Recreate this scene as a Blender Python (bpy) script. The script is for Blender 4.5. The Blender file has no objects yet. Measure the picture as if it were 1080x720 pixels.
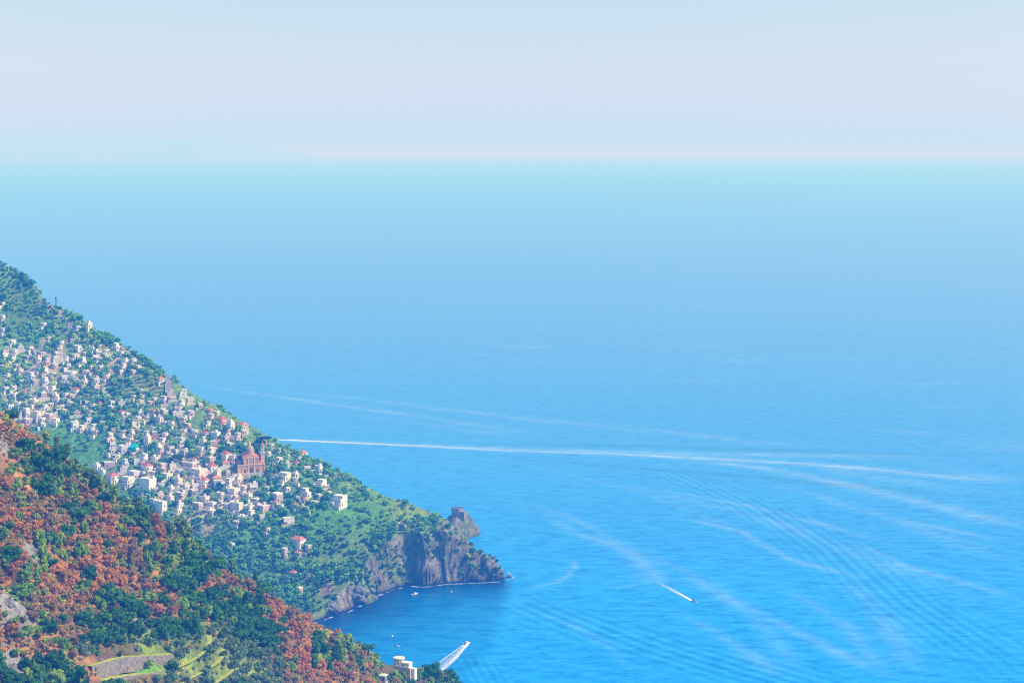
import bpy, math, random
import numpy as np
from mathutils import Vector, Matrix

random.seed(7)
RNG = np.random.default_rng(11)
sc = bpy.context.scene
COL = sc.collection
H, F = 447.0, 1800.0          # eye height above the sea (m), focal length (photo pixels)
HOR, CX = 163.0, 540.0        # horizon row and centre column of the photo


def at_sea(px, py, z=0.0):
    s = (H - z) / (py - HOR)
    return np.array([(px - CX) * s, F * s, z])


# ------------------------------------------------------------------ numpy noise
def _hash(ix, iy, seed):
    n = (ix.astype(np.int64) * 374761393 + iy.astype(np.int64) * 668265263 + seed * 1442695041) & 0xFFFFFFFF
    n = ((n ^ (n >> 13)) * 1274126177) & 0xFFFFFFFF
    n = (n ^ (n >> 16)) & 0xFFFFFFFF
    return n.astype(np.float64) / 4294967295.0


def vnoise(x, y, seed=0):
    x = np.asarray(x, float); y = np.asarray(y, float)
    ix, iy = np.floor(x), np.floor(y)
    fx, fy = x - ix, y - iy
    fx = fx * fx * (3 - 2 * fx); fy = fy * fy * (3 - 2 * fy)
    a = _hash(ix, iy, seed); b = _hash(ix + 1, iy, seed)
    c = _hash(ix, iy + 1, seed); d = _hash(ix + 1, iy + 1, seed)
    return (a + (b - a) * fx) + ((c + (d - c) * fx) - (a + (b - a) * fx)) * fy


def fbm(x, y, scale, octaves=4, seed=0):
    t, amp, tot = 0.0, 1.0, 0.0
    for k in range(octaves):
        t = t + amp * (vnoise(x / scale, y / scale, seed + 17 * k) - 0.5)
        tot += amp; amp *= 0.5; scale = scale / 2.03
    return t / tot * 2


def smin(a, b, k):
    h = np.clip(0.5 + 0.5 * (b - a) / k, 0, 1)
    return b + (a - b) * h - k * h * (1 - h)


def seg_dist(x, y, pts):
    """Distance to an open polyline, the signed side and the parameter (metres) along it."""
    x = np.asarray(x, float); y = np.asarray(y, float)
    best = np.full(x.shape, 1e18); side = np.zeros(x.shape); along = np.zeros(x.shape); L = 0.0
    for (ax, ay), (bx, by) in zip(pts[:-1], pts[1:]):
        dx, dy = bx - ax, by - ay
        l2 = dx * dx + dy * dy
        t = np.clip(((x - ax) * dx + (y - ay) * dy) / l2, 0, 1)
        ex, ey = x - ax - t * dx, y - ay - t * dy
        d = ex * ex + ey * ey
        m = d < best
        best = np.where(m, d, best)
        side = np.where(m, np.sign(dx * (y - ay) - dy * (x - ax)), side)
        along = np.where(m, L + t * math.sqrt(l2), along)
        L += math.sqrt(l2)
    return np.sqrt(best), side, along, L


def poly_sdf(x, y, pts):
    """Distance to a closed polygon's edge, positive inside."""
    x = np.asarray(x, float); y = np.asarray(y, float)
    d, _s, _a, _l = seg_dist(x, y, pts + [pts[0]])
    inside = np.zeros(x.shape, bool)
    n = len(pts)
    for i in range(n):
        (ax, ay), (bx, by) = pts[i], pts[(i + 1) % n]
        c = ((ay > y) != (by > y)) & (x < (bx - ax) * (y - ay) / ((by - ay) if by != ay else 1e-9) + ax)
        inside ^= c
    return np.where(inside, d, -d)


# ------------------------------------------------------------------ terrain functions
COAST_PX = [(-420, 720), (-150, 706), (60, 700), (180, 690), (280, 672), (330, 655), (352, 647), (368, 642), (382, 634), (395, 626),
            (412, 620), (430, 615), (446, 616.5), (470, 613.5), (492, 612.5), (515, 611.5), (529, 611), (536, 608.5), (531, 603), (520, 598),
            (509, 591), (500, 584), (496, 577), (499, 570), (505.5, 563), (499, 553), (490, 546), (475, 541), (455, 537), (440, 535),
            (380, 515), (300, 471), (200, 411), (100, 349), (0, 279), (-200, 268), (-420, 262)]
COAST = [tuple(at_sea(*p)[:2]) for p in COAST_PX]
RIDGE_P = [(-300, 120, 1.32), (-120, 205, 1.26), (0, 279, 1.21), (20, 283, 1.20), (35, 295, 1.19), (44, 315, 1.183), (60, 325, 1.175), (75, 331, 1.17), (110, 350, 1.15), (150, 377, 1.135),
           (200, 412, 1.105), (260, 446, 1.08), (330, 485, 1.06), (400, 519, 1.042), (450, 538, 1.022), (470, 546, 1.013), (487, 563, 1.009),
           (500, 577, 1.007), (520, 589, 1.005), (531, 600, 1.0045), (560, 640, 1.0)]
_rp = np.array([((p[0] - CX) * p[2], p[2] * F, H - (p[1] - HOR) * p[2]) for p in RIDGE_P])


def z_far(x, y):
    """Height of the big town hillside with its headland."""
    x = np.asarray(x, float); y = np.asarray(y, float)
    s = y / F
    face = H - (337 - (s - 1.03) / 0.0008) * s
    face = face + 11 * fbm(x, y, 170, 3, 3) + 3.2 * fbm(x, y, 38, 3, 9)
    yr = np.interp(x, _rp[:, 0], _rp[:, 1]); zr = np.interp(x, _rp[:, 0], _rp[:, 2])
    cap = zr - 0.85 * np.maximum(0, y - yr) - 0.25 * np.maximum(0, yr - y) + 1.6 * fbm(x, y, 22, 3, 21)
    wob = 8.0 * fbm(x, y, 24, 3, 31) + 10.0 * fbm(x, y, 70, 2, 33) + 3.5 * fbm(x, y, 9, 2, 35)
    d = poly_sdf(x, y, COAST)
    dd = d + np.where(d > 0, 1, 0) * wob * np.clip(d / 8, 0, 1)
    steep = 6.0 - 4.9 * np.clip((-x - 230) / 90, 0, 1)
    cliff = np.where(dd > 0, steep * dd, 0.55 * dd)
    # bastion of darker rock at the inner corner of the bay, and the knoll under the watchtower
    z = smin(smin(face, cap, 7.0), cliff, 5.0)
    kx, ky = at_sea(487, 563)[:2]
    kr = np.hypot((x - kx + 4) * 0.92, (y - ky) * 0.75)
    knoll = 20 - 1.25 * np.maximum(0, kr - 8) + (11 * fbm(x, y, 11, 3, 77) + 5 * np.abs(fbm(x, y, 5, 2, 79))) * np.clip(kr / 9, 0, 1)
    z = np.where((knoll > z) & (knoll > -1), knoll, z)
    bx, by = at_sea(377, 636)[:2]
    rock = 22 - 0.075 * ((x - bx - 2) ** 2 * 1.1 + (y - by - 14) ** 2 * 0.7) + 4 * fbm(x, y, 10, 3, 78)
    z = np.where((rock > z) & (rock > -1), rock, z)
    return np.maximum(z, -6.0)


NEAR_A, NEAR_B, NEAR_C = -1.003, 0.227, -186.3
SIL = [(-260, 210), (-120, 322), (0, 434), (22, 447), (50, 467), (72, 484), (100, 508), (130, 531), (165, 550), (195, 566), (235, 598), (265, 618),
       (300, 640), (330, 655), (360, 668), (385, 684), (405, 697), (430, 706), (455, 712), (475, 718), (492, 728), (540, 790), (640, 884), (760, 1100)]


def near_s(px, py):
    return (H - NEAR_C) / ((py - HOR) + NEAR_A * (px - CX) + F * NEAR_B)


_nr = []
for p in SIL:
    s = near_s(*p)
    _nr.append(((p[0] - CX) * s, F * s))
_nr = np.array(_nr)


def z_near0(x, y):
    """Height of the near rust-and-green spur."""
    x = np.asarray(x, float); y = np.asarray(y, float)
    yr = np.interp(x, _nr[:, 0], _nr[:, 1])
    zr = NEAR_A * x + NEAR_B * yr + NEAR_C
    face = NEAR_A * x + NEAR_B * y + NEAR_C
    amp = np.clip((yr - y) / 40, 0.12, 1)
    face = face + amp * (9 * fbm(x, y, 75, 3, 5) + 2.5 * fbm(x, y, 17, 3, 6))
    back = zr - 1.0 * (y - yr) + 0.8 * fbm(x, y, 14, 2, 8)
    return np.maximum(smin(face, back, 3.0), -8.0)


_CARVE = None
CARVE_Z = 191.3


def z_near(x, y):
    """The same with the level garden terrace cut into it."""
    global _CARVE
    if _CARVE is None:
        _CARVE = [tuple(hit(px, py, z_near0, 0.33, 0.85)[:2]) for px, py in ((108, 698.5), (128, 693.6), (150, 692.6), (179, 690.6), (181, 705), (171, 709.5), (140, 713), (104, 719))]
    z = z_near0(x, y)
    d = poly_sdf(np.asarray(x, float), np.asarray(y, float), _CARVE)
    return np.where(d > 0, np.minimum(z, CARVE_Z + 0.25 * fbm(x, y, 5, 2, 99) + 0.03 * d), z)


def hit(px, py, zf, s0, s1, n=500):
    """Where the sight line through a photo pixel first meets a terrain."""
    s = np.linspace(s0, s1, n)
    x, y, z = (px - CX) * s, F * s, H - (py - HOR) * s
    g = z - zf(x, y)
    k = np.nonzero(g <= 0)[0]
    if len(k) == 0:
        return None
    i = int(k[0])
    if i == 0:
        return np.array([x[0], y[0], z[0]])
    t = g[i - 1] / (g[i - 1] - g[i])
    ss = s[i - 1] + t * (s[i] - s[i - 1])
    X, Y = (px - CX) * ss, F * ss
    return np.array([X, Y, float(zf(np.array([X]), np.array([Y]))[0])])


def far_hit(px, py):
    return hit(px, py, z_far, 0.9, 1.34)


def near_hit(px, py):
    return hit(px, py, z_near, 0.33, 0.85)


def to_px(p):
    s = p[1] / F
    return CX + p[0] / s, HOR + (H - p[2]) / s


# ------------------------------------------------------------------ materials
MATS = {}


def new_mat(name):
    m = bpy.data.materials.new(name); m.use_nodes = True
    nt = m.node_tree
    for n in list(nt.nodes):
        if n.type != 'OUTPUT_MATERIAL':
            nt.nodes.remove(n)
    out = nt.nodes['Material Output']
    MATS[name] = m
    return m, nt, out


def N(nt, kind, **kw):
    n = nt.nodes.new(kind)
    for k, v in kw.items():
        if k in n.inputs:
            n.inputs[k].default_value = v
        else:
            setattr(n, k, v)
    return n


def ramp(nt, fac, stops):
    r = nt.nodes.new('ShaderNodeValToRGB')
    e = r.color_ramp.elements
    while len(e) > len(stops):
        e.remove(e[-1])
    while len(e) < len(stops):
        e.new(0.5)
    for k, (p, c) in enumerate(stops):
        e[k].position = p; e[k].color = (c[0], c[1], c[2], 1)
    nt.links.new(fac, r.inputs[0])
    return r.outputs[0]


def noise(nt, scale, detail=4, rough=0.6, coord=None, out='Fac'):
    n = N(nt, 'ShaderNodeTexNoise', Scale=scale, Detail=detail, Roughness=rough)
    if coord is None:
        g = nt.nodes.new('ShaderNodeNewGeometry'); coord = g.outputs['Position']
    nt.links.new(coord, n.inputs['Vector'])
    return n.outputs[out]


def mixc(nt, fac, a, b, mode='MIX'):
    m = nt.nodes.new('ShaderNodeMix'); m.data_type = 'RGBA'; m.blend_type = mode
    for sock, v in ((m.inputs[0], fac), (m.inputs[6], a), (m.inputs[7], b)):
        if isinstance(v, (int, float)):
            sock.default_value = v
        elif isinstance(v, tuple):
            sock.default_value = (v[0], v[1], v[2], 1)
        else:
            nt.links.new(v, sock)
    return m.outputs[2]


def math_n(nt, op, a, b=None, c=None, clamp=False):
    m = nt.nodes.new('ShaderNodeMath'); m.operation = op; m.use_clamp = clamp
    for k, v in enumerate((a, b, c)):
        if v is None:
            continue
        if isinstance(v, (int, float)):
            m.inputs[k].default_value = v
        else:
            nt.links.new(v, m.inputs[k])
    return m.outputs[0]


def bsdf(nt, out, col, rough=0.9, spec=0.2, normal=None):
    b = nt.nodes.new('ShaderNodeBsdfPrincipled')
    b.inputs['Roughness'].default_value = rough
    b.inputs['Specular IOR Level'].default_value = spec
    if isinstance(col, tuple):
        b.inputs['Base Color'].default_value = (*col, 1)
    else:
        nt.links.new(col, b.inputs['Base Color'])
    if normal is not None:
        nt.links.new(normal, b.inputs['Normal'])
    nt.links.new(b.outputs[0], out.inputs[0])
    return b


def bump(nt, height, dist=1.0, strength=1.0):
    b = N(nt, 'ShaderNodeBump', Strength=strength, Distance=dist)
    nt.links.new(height, b.inputs['Height'])
    return b.outputs[0]


def plaster(name, col, var=0.10, rough=0.85):
    """Painted or weathered wall: a little tone drift, faint streaks and a fine bump."""
    m, nt, out = new_mat(name)
    g = nt.nodes.new('ShaderNodeNewGeometry')
    sep = N(nt, 'ShaderNodeMapping'); sep.inputs['Scale'].default_value = (1, 1, 0.18)
    nt.links.new(g.outputs['Position'], sep.inputs[0])
    n1 = noise(nt, 0.35, 3); n2 = noise(nt, 1.3, 3, 0.6, sep.outputs[0])
    a = tuple(c * (1 - var * 1.6) for c in col); b = tuple(min(1, c * (1 + var * 0.5)) for c in col)
    c1 = ramp(nt, n1, [(0.3, a), (0.65, b)])
    c2 = mixc(nt, ramp(nt, n2, [(0.42, (1, 1, 1)), (0.62, (0, 0, 0))]), c1, tuple(c * 0.80 for c in col))
    bsdf(nt, out, c2, rough, 0.25, bump(nt, n2, 0.05, 0.4))
    return m


def plain(name, col, rough=0.6, spec=0.3, metal=0.0):
    m, nt, out = new_mat(name)
    n = noise(nt, 1.7, 3)
    c = ramp(nt, n, [(0.3, tuple(x * 0.85 for x in col)), (0.7, tuple(min(1, x * 1.1) for x in col))])
    b = bsdf(nt, out, c, rough, spec)
    b.inputs['Metallic'].default_value = metal
    return m


WALLS = {'w': plaster('white_plaster', (0.92, 0.88, 0.82), 0.06), 'c': plaster('cream_plaster', (0.88, 0.77, 0.61)),
         'b': plaster('beige_plaster', (0.62, 0.51, 0.40)), 'l': plaster('lavender_plaster', (0.72, 0.68, 0.72)),
         'p': plaster('pink_plaster', (0.72, 0.50, 0.43)), 'o': plaster('orange_plaster', (0.66, 0.30, 0.15)),
         'y': plaster('yellow_plaster', (0.72, 0.52, 0.24)), 'g': plaster('grey_plaster', (0.40, 0.38, 0.38)),
         'r': plaster('red_plaster', (0.55, 0.13, 0.09))}


def tile_mat(name, a, b):
    m, nt, out = new_mat(name)
    n = noise(nt, 0.8, 4); n2 = noise(nt, 4.0, 2)
    c = ramp(nt, n, [(0.3, a), (0.7, b)])
    w = N(nt, 'ShaderNodeTexWave', Scale=1.6, Distortion=0.4); w.bands_direction = 'X'
    tc = nt.nodes.new('ShaderNodeTexCoord'); nt.links.new(tc.outputs['Object'], w.inputs[0])
    c = mixc(nt, 0.3, c, ramp(nt, n2, [(0.3, (0.2, 0.07, 0.04)), (0.7, b)]))
    bsdf(nt, out, c, 0.85, 0.2, bump(nt, w.outputs['Fac'], 0.08, 0.6))
    return m


ROOF_RED = tile_mat('red_roof_tiles', (0.46, 0.10, 0.055), (0.68, 0.20, 0.10))
ROOF_ORANGE = tile_mat('orange_roof_tiles', (0.60, 0.20, 0.07), (0.78, 0.32, 0.13))
ROOF_FLAT = plaster('pale_roof_screed', (0.88, 0.82, 0.74), 0.10)
ROOF_GREY = plaster('grey_roof_screed', (0.36, 0.33, 0.33), 0.14)
GLASS = plain('window_glass', (0.15, 0.16, 0.18), 0.25, 0.5)
DOORM = plain('painted_door', (0.10, 0.09, 0.08), 0.6)
AWNING = plain('turquoise_tarpaulin', (0.01, 0.50, 0.50), 0.7)
STONE = plaster('masonry_stone', (0.30, 0.26, 0.22), 0.3)
ROADM = plaster('sunbleached_asphalt', (0.26, 0.24, 0.25), 0.15)
PALE_WALL = plaster('pale_parapet', (0.58, 0.50, 0.44), 0.15)
BARK = plain('bark', (0.07, 0.05, 0.04), 0.95, 0.1)
WHITE = plain('white_gelcoat', (0.82, 0.82, 0.82), 0.3, 0.5)
DARKM = plain('dark_trim', (0.03, 0.03, 0.035), 0.5)
REDP = plain('red_paint', (0.45, 0.05, 0.04), 0.4)
METAL = plain('grey_metal', (0.25, 0.27, 0.29), 0.5, 0.4, 0.6)


def leaf_mat(name, stops, trans=0.32):
    m, nt, out = new_mat(name)
    oi = nt.nodes.new('ShaderNodeObjectInfo')
    at = N(nt, 'ShaderNodeAttribute'); at.attribute_name = 'shade'
    n = noise(nt, 0.16, 3)
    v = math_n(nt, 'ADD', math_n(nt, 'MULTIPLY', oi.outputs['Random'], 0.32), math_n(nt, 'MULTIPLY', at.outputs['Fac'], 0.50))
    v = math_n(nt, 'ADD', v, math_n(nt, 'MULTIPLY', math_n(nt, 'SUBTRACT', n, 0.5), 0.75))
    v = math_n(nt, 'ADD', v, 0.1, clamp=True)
    c = ramp(nt, v, stops)
    d = N(nt, 'ShaderNodeBsdfDiffuse'); t = N(nt, 'ShaderNodeBsdfTranslucent'); mx = N(nt, 'ShaderNodeMixShader'); mx.inputs[0].default_value = trans
    nt.links.new(c, d.inputs[0]); nt.links.new(c, t.inputs[0])
    nt.links.new(d.outputs[0], mx.inputs[1]); nt.links.new(t.outputs[0], mx.inputs[2]); nt.links.new(mx.outputs[0], out.inputs[0])
    return m


LEAF = {
    'rust': leaf_mat('dry_rust_leaves', [(0.0, (0.16, 0.09, 0.035)), (0.3, (0.40, 0.18, 0.05)), (0.55, (0.66, 0.30, 0.065)), (0.8, (0.82, 0.43, 0.09)), (1.0, (0.86, 0.58, 0.14))]),
    'umber': leaf_mat('dull_brown_leaves', [(0.0, (0.090, 0.083, 0.039)), (0.35, (0.256, 0.187, 0.061)), (0.65, (0.496, 0.330, 0.091)), (1.0, (0.690, 0.540, 0.121))]),
    'dark': leaf_mat('holm_oak_leaves', [(0.0, (0.014, 0.060, 0.016)), (0.4, (0.048, 0.168, 0.032)), (0.7, (0.102, 0.288, 0.040)), (1.0, (0.264, 0.480, 0.050))]),
    'mid': leaf_mat('broad_green_leaves', [(0.0, (0.039, 0.113, 0.012)), (0.4, (0.171, 0.344, 0.022)), (0.7, (0.397, 0.555, 0.028)), (1.0, (0.727, 0.767, 0.050))]),
    'pine': leaf_mat('pine_needles', [(0.0, (0.030, 0.090, 0.010)), (0.4, (0.132, 0.252, 0.016)), (0.7, (0.384, 0.480, 0.018)), (1.0, (0.720, 0.672, 0.030))]),
    'olive': leaf_mat('olive_leaves', [(0.0, (0.06, 0.11, 0.055)), (0.45, (0.16, 0.27, 0.12)), (0.8, (0.30, 0.42, 0.20)), (1.0, (0.44, 0.52, 0.26))]),
    'cliff': leaf_mat('shade_dark_leaves', [(0.0, (0.015, 0.053, 0.029)), (0.4, (0.045, 0.128, 0.046)), (0.75, (0.105, 0.225, 0.058)), (1.0, (0.300, 0.330, 0.104))]),  # darker leaves: cliff shade put into the colour; also the dark umbrella pines
    'far': leaf_mat('hillside_leaves', [(0.0, (0.022, 0.104, 0.020)), (0.3, (0.072, 0.261, 0.031)), (0.6, (0.200, 0.495, 0.039)), (0.82, (0.458, 0.688, 0.050)), (1.0, (0.786, 0.797, 0.088))]),
}

# ------------------------------------------------------------------ object helpers
GLOBAL_COUNT = {}


def link_mesh(name, verts, faces, mat, parent=None, loc=None, smooth=False):
    me = bpy.data.meshes.new(name)
    me.from_pydata([tuple(v) for v in verts], [], [tuple(f) for f in faces])
    for m in (mat if isinstance(mat, (list, tuple)) else [mat]):
        me.materials.append(m)
    if smooth:
        me.polygons.foreach_set('use_smooth', [True] * len(me.polygons))
    o = bpy.data.objects.new(name, me); COL.objects.link(o)
    if parent is not None:
        o.parent = parent
    if loc is not None:
        o.location = [float(v) for v in loc]
    return o


def link_data(name, me, parent=None, loc=(0, 0, 0), rz=0.0, scale=(1, 1, 1)):
    o = bpy.data.objects.new(name, me); COL.objects.link(o)
    o.parent = parent; o.location = loc; o.rotation_euler = (0, 0, rz); o.scale = scale
    return o


def np_mesh(name, V, Fq, mats, shade=None):
    me = bpy.data.meshes.new(name)
    V = np.asarray(V, np.float32); Fq = np.asarray(Fq, np.int32)
    k = Fq.shape[1]
    me.vertices.add(len(V)); me.vertices.foreach_set('co', V.ravel())
    me.loops.add(Fq.size); me.loops.foreach_set('vertex_index', Fq.ravel())
    me.polygons.add(len(Fq)); me.polygons.foreach_set('loop_start', np.arange(0, Fq.size, k, dtype=np.int32))
    for m in mats:
        me.materials.append(m)
    if shade is not None:
        a = me.attributes.new('shade', 'FLOAT', 'FACE'); a.data.foreach_set('value', np.asarray(shade, np.float32))
    me.update(calc_edges=True)
    return me


def empty(name, loc, rz=0.0):
    o = bpy.data.objects.new(name, None); COL.objects.link(o)
    o.location = [float(v) for v in loc]; o.rotation_euler = (0, 0, rz); o.empty_display_size = 0.5
    return o


def tag(o, label=None, cat=None, group=None, kind=None):
    if label: o['label'] = label
    if cat: o['category'] = cat
    if group: o['group'] = group
    if kind: o['kind'] = kind
    return o


class MB:
    """Collects simple shapes into one mesh."""
    def __init__(self):
        self.v, self.f = [], []

    def add(self, vs, fs):
        b = len(self.v)
        self.v += [tuple(map(float, p)) for p in vs]; self.f += [tuple(b + i for i in q) for q in fs]
        return self

    def box(self, x0, x1, y0, y1, z0, z1):
        return self.add([(x0, y0, z0), (x1, y0, z0), (x1, y1, z0), (x0, y1, z0), (x0, y0, z1), (x1, y0, z1), (x1, y1, z1), (x0, y1, z1)],
                        [(0, 3, 2, 1), (4, 5, 6, 7), (0, 1, 5, 4), (1, 2, 6, 5), (2, 3, 7, 6), (3, 0, 4, 7)])

    def hip(self, x0, x1, y0, y1, z0, z1, cut=0.5):
        """A hipped roof (cut of the short side goes into the slope at each end)."""
        w, d = x1 - x0, y1 - y0
        if w >= d:
            a = d * cut
            r = [(x0 + a, (y0 + y1) / 2, z1), (x1 - a, (y0 + y1) / 2, z1)]
            fs = [(0, 1, 5, 4), (1, 2, 5), (2, 3, 4, 5), (3, 0, 4), (3, 2, 1, 0)]
        else:
            a = w * cut
            r = [((x0 + x1) / 2, y0 + a, z1), ((x0 + x1) / 2, y1 - a, z1)]
            fs = [(0, 1, 4), (1, 2, 5, 4), (2, 3, 5), (3, 0, 4, 5), (3, 2, 1, 0)]
        return self.add([(x0, y0, z0), (x1, y0, z0), (x1, y1, z0), (x0, y1, z0)] + r, fs)

    def lathe(self, prof, n=14, cx=0.0, cy=0.0, sx=1.0):
        b = []
        for r, z in prof:
            b += [(cx + r * sx * math.cos(2 * math.pi * k / n), cy + r * math.sin(2 * math.pi * k / n), z) for k in range(n)]
        fs = []
        for i in range(len(prof) - 1):
            for k in range(n):
                fs.append((i * n + k, i * n + (k + 1) % n, (i + 1) * n + (k + 1) % n, (i + 1) * n + k))
        fs.append(tuple(range((len(prof) - 1) * n, len(prof) * n))); fs.append(tuple(reversed(range(n))))
        return self.add(b, fs)

    def tube(self, p, q, r0, r1, n=6):
        p, q = Vector(p), Vector(q); d = (q - p).normalized()
        u = d.orthogonal().normalized(); w = d.cross(u)
        vs = [p + (u * math.cos(2 * math.pi * k / n) + w * math.sin(2 * math.pi * k / n)) * r0 for k in range(n)]
        vs += [q + (u * math.cos(2 * math.pi * k / n) + w * math.sin(2 * math.pi * k / n)) * r1 for k in range(n)]
        return self.add(vs, [(k, (k + 1) % n, n + (k + 1) % n, n + k) for k in range(n)] + [tuple(range(n, 2 * n))])

    def build(self, name, mat, parent=None, loc=None, smooth=False):
        return link_mesh(name, self.v, self.f, mat, parent, loc, smooth)


# ------------------------------------------------------------------ sun, sky, haze, camera
EL, AZ = math.radians(43), math.radians(96)      # azimuth clockwise from the view direction (+Y)
L = Vector((math.cos(EL) * math.sin(AZ), math.cos(EL) * math.cos(AZ), math.sin(EL)))
sun = bpy.data.lights.new('sun', 'SUN'); sun.energy = 5.0; sun.angle = math.radians(0.5); sun.color = (1.0, 0.965, 0.92)
so = bpy.data.objects.new('sun', sun); COL.objects.link(so); so.location = (0, 0, 900)
so.rotation_euler = (-L).to_track_quat('-Z', 'Y').to_euler()
wd = bpy.data.worlds.new('World'); sc.world = wd; wd.use_nodes = True
wn = wd.node_tree; bg = wn.nodes['Background']
sky = wn.nodes.new('ShaderNodeTexSky'); sky.sky_type = 'NISHITA'; sky.sun_disc = False
sky.sun_elevation = EL; sky.sun_rotation = AZ; sky.altitude = 400; sky.air_density = 1.2; sky.dust_density = 1.3; sky.ozone_density = 1.6
tm = wn.nodes.new('ShaderNodeMix'); tm.data_type = 'RGBA'; tm.blend_type = 'MULTIPLY'; tm.inputs[0].default_value = 1.0; tm.inputs[7].default_value = (0.97, 1.01, 0.99, 1)
wn.links.new(sky.outputs[0], tm.inputs[6]); wn.links.new(tm.outputs[2], bg.inputs[0]); bg.inputs[1].default_value = 0.147

SIG = (1 / 110000.0, 1 / 14000.0, 1 / 4100.0)       # extinction of the sea haze, 1/m, red green blue
HAZE = (0.66, 0.765, 0.90)                          # what it glows to in the end
m, nt, out = new_mat('sea_haze')
den = SIG[2]
va = N(nt, 'ShaderNodeVolumeAbsorption', Density=den); va.inputs['Color'].default_value = tuple(1 - s / den for s in SIG) + (1,)
em = N(nt, 'ShaderNodeEmission', Strength=den); em.inputs['Color'].default_value = tuple(h * s / den for h, s in zip(HAZE, SIG)) + (1,)
ad = nt.nodes.new('ShaderNodeAddShader')
nt.links.new(va.outputs[0], ad.inputs[0]); nt.links.new(em.outputs[0], ad.inputs[1]); nt.links.new(ad.outputs[0], out.inputs['Volume'])
o = MB().box(-8e5, 8e5, -6e4, 8.2e5, -40, 1250).build('haze', m); tag(o, kind='structure')

cam = bpy.data.cameras.new('camera'); cam.sensor_width = 36; cam.lens = 36 * F / 1080
cam.shift_y = -(360 - HOR) / 1080; cam.clip_start = 1; cam.clip_end = 2e6
co = bpy.data.objects.new('camera', cam); COL.objects.link(co); co.location = (0, 0, H); co.rotation_euler = (math.pi / 2, 0, 0)
sc.camera = co
sc.view_settings.view_transform = 'Standard'; sc.view_settings.look = 'None'; sc.view_settings.exposure = 0; sc.view_settings.gamma = 1
sc.cycles.max_bounces = 5; sc.cycles.diffuse_bounces = 2; sc.cycles.glossy_bounces = 2; sc.cycles.transmission_bounces = 2
sc.cycles.volume_bounces = 0; sc.cycles.transparent_max_bounces = 12
sc.cycles.filter_width = 1.1
sc.cycles.caustics_reflective = False; sc.cycles.caustics_refractive = False

# ------------------------------------------------------------------ the sea
def pl(pts, z=0.0):
    return [tuple(at_sea(px, py)[:2]) for px, py in pts]


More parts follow.
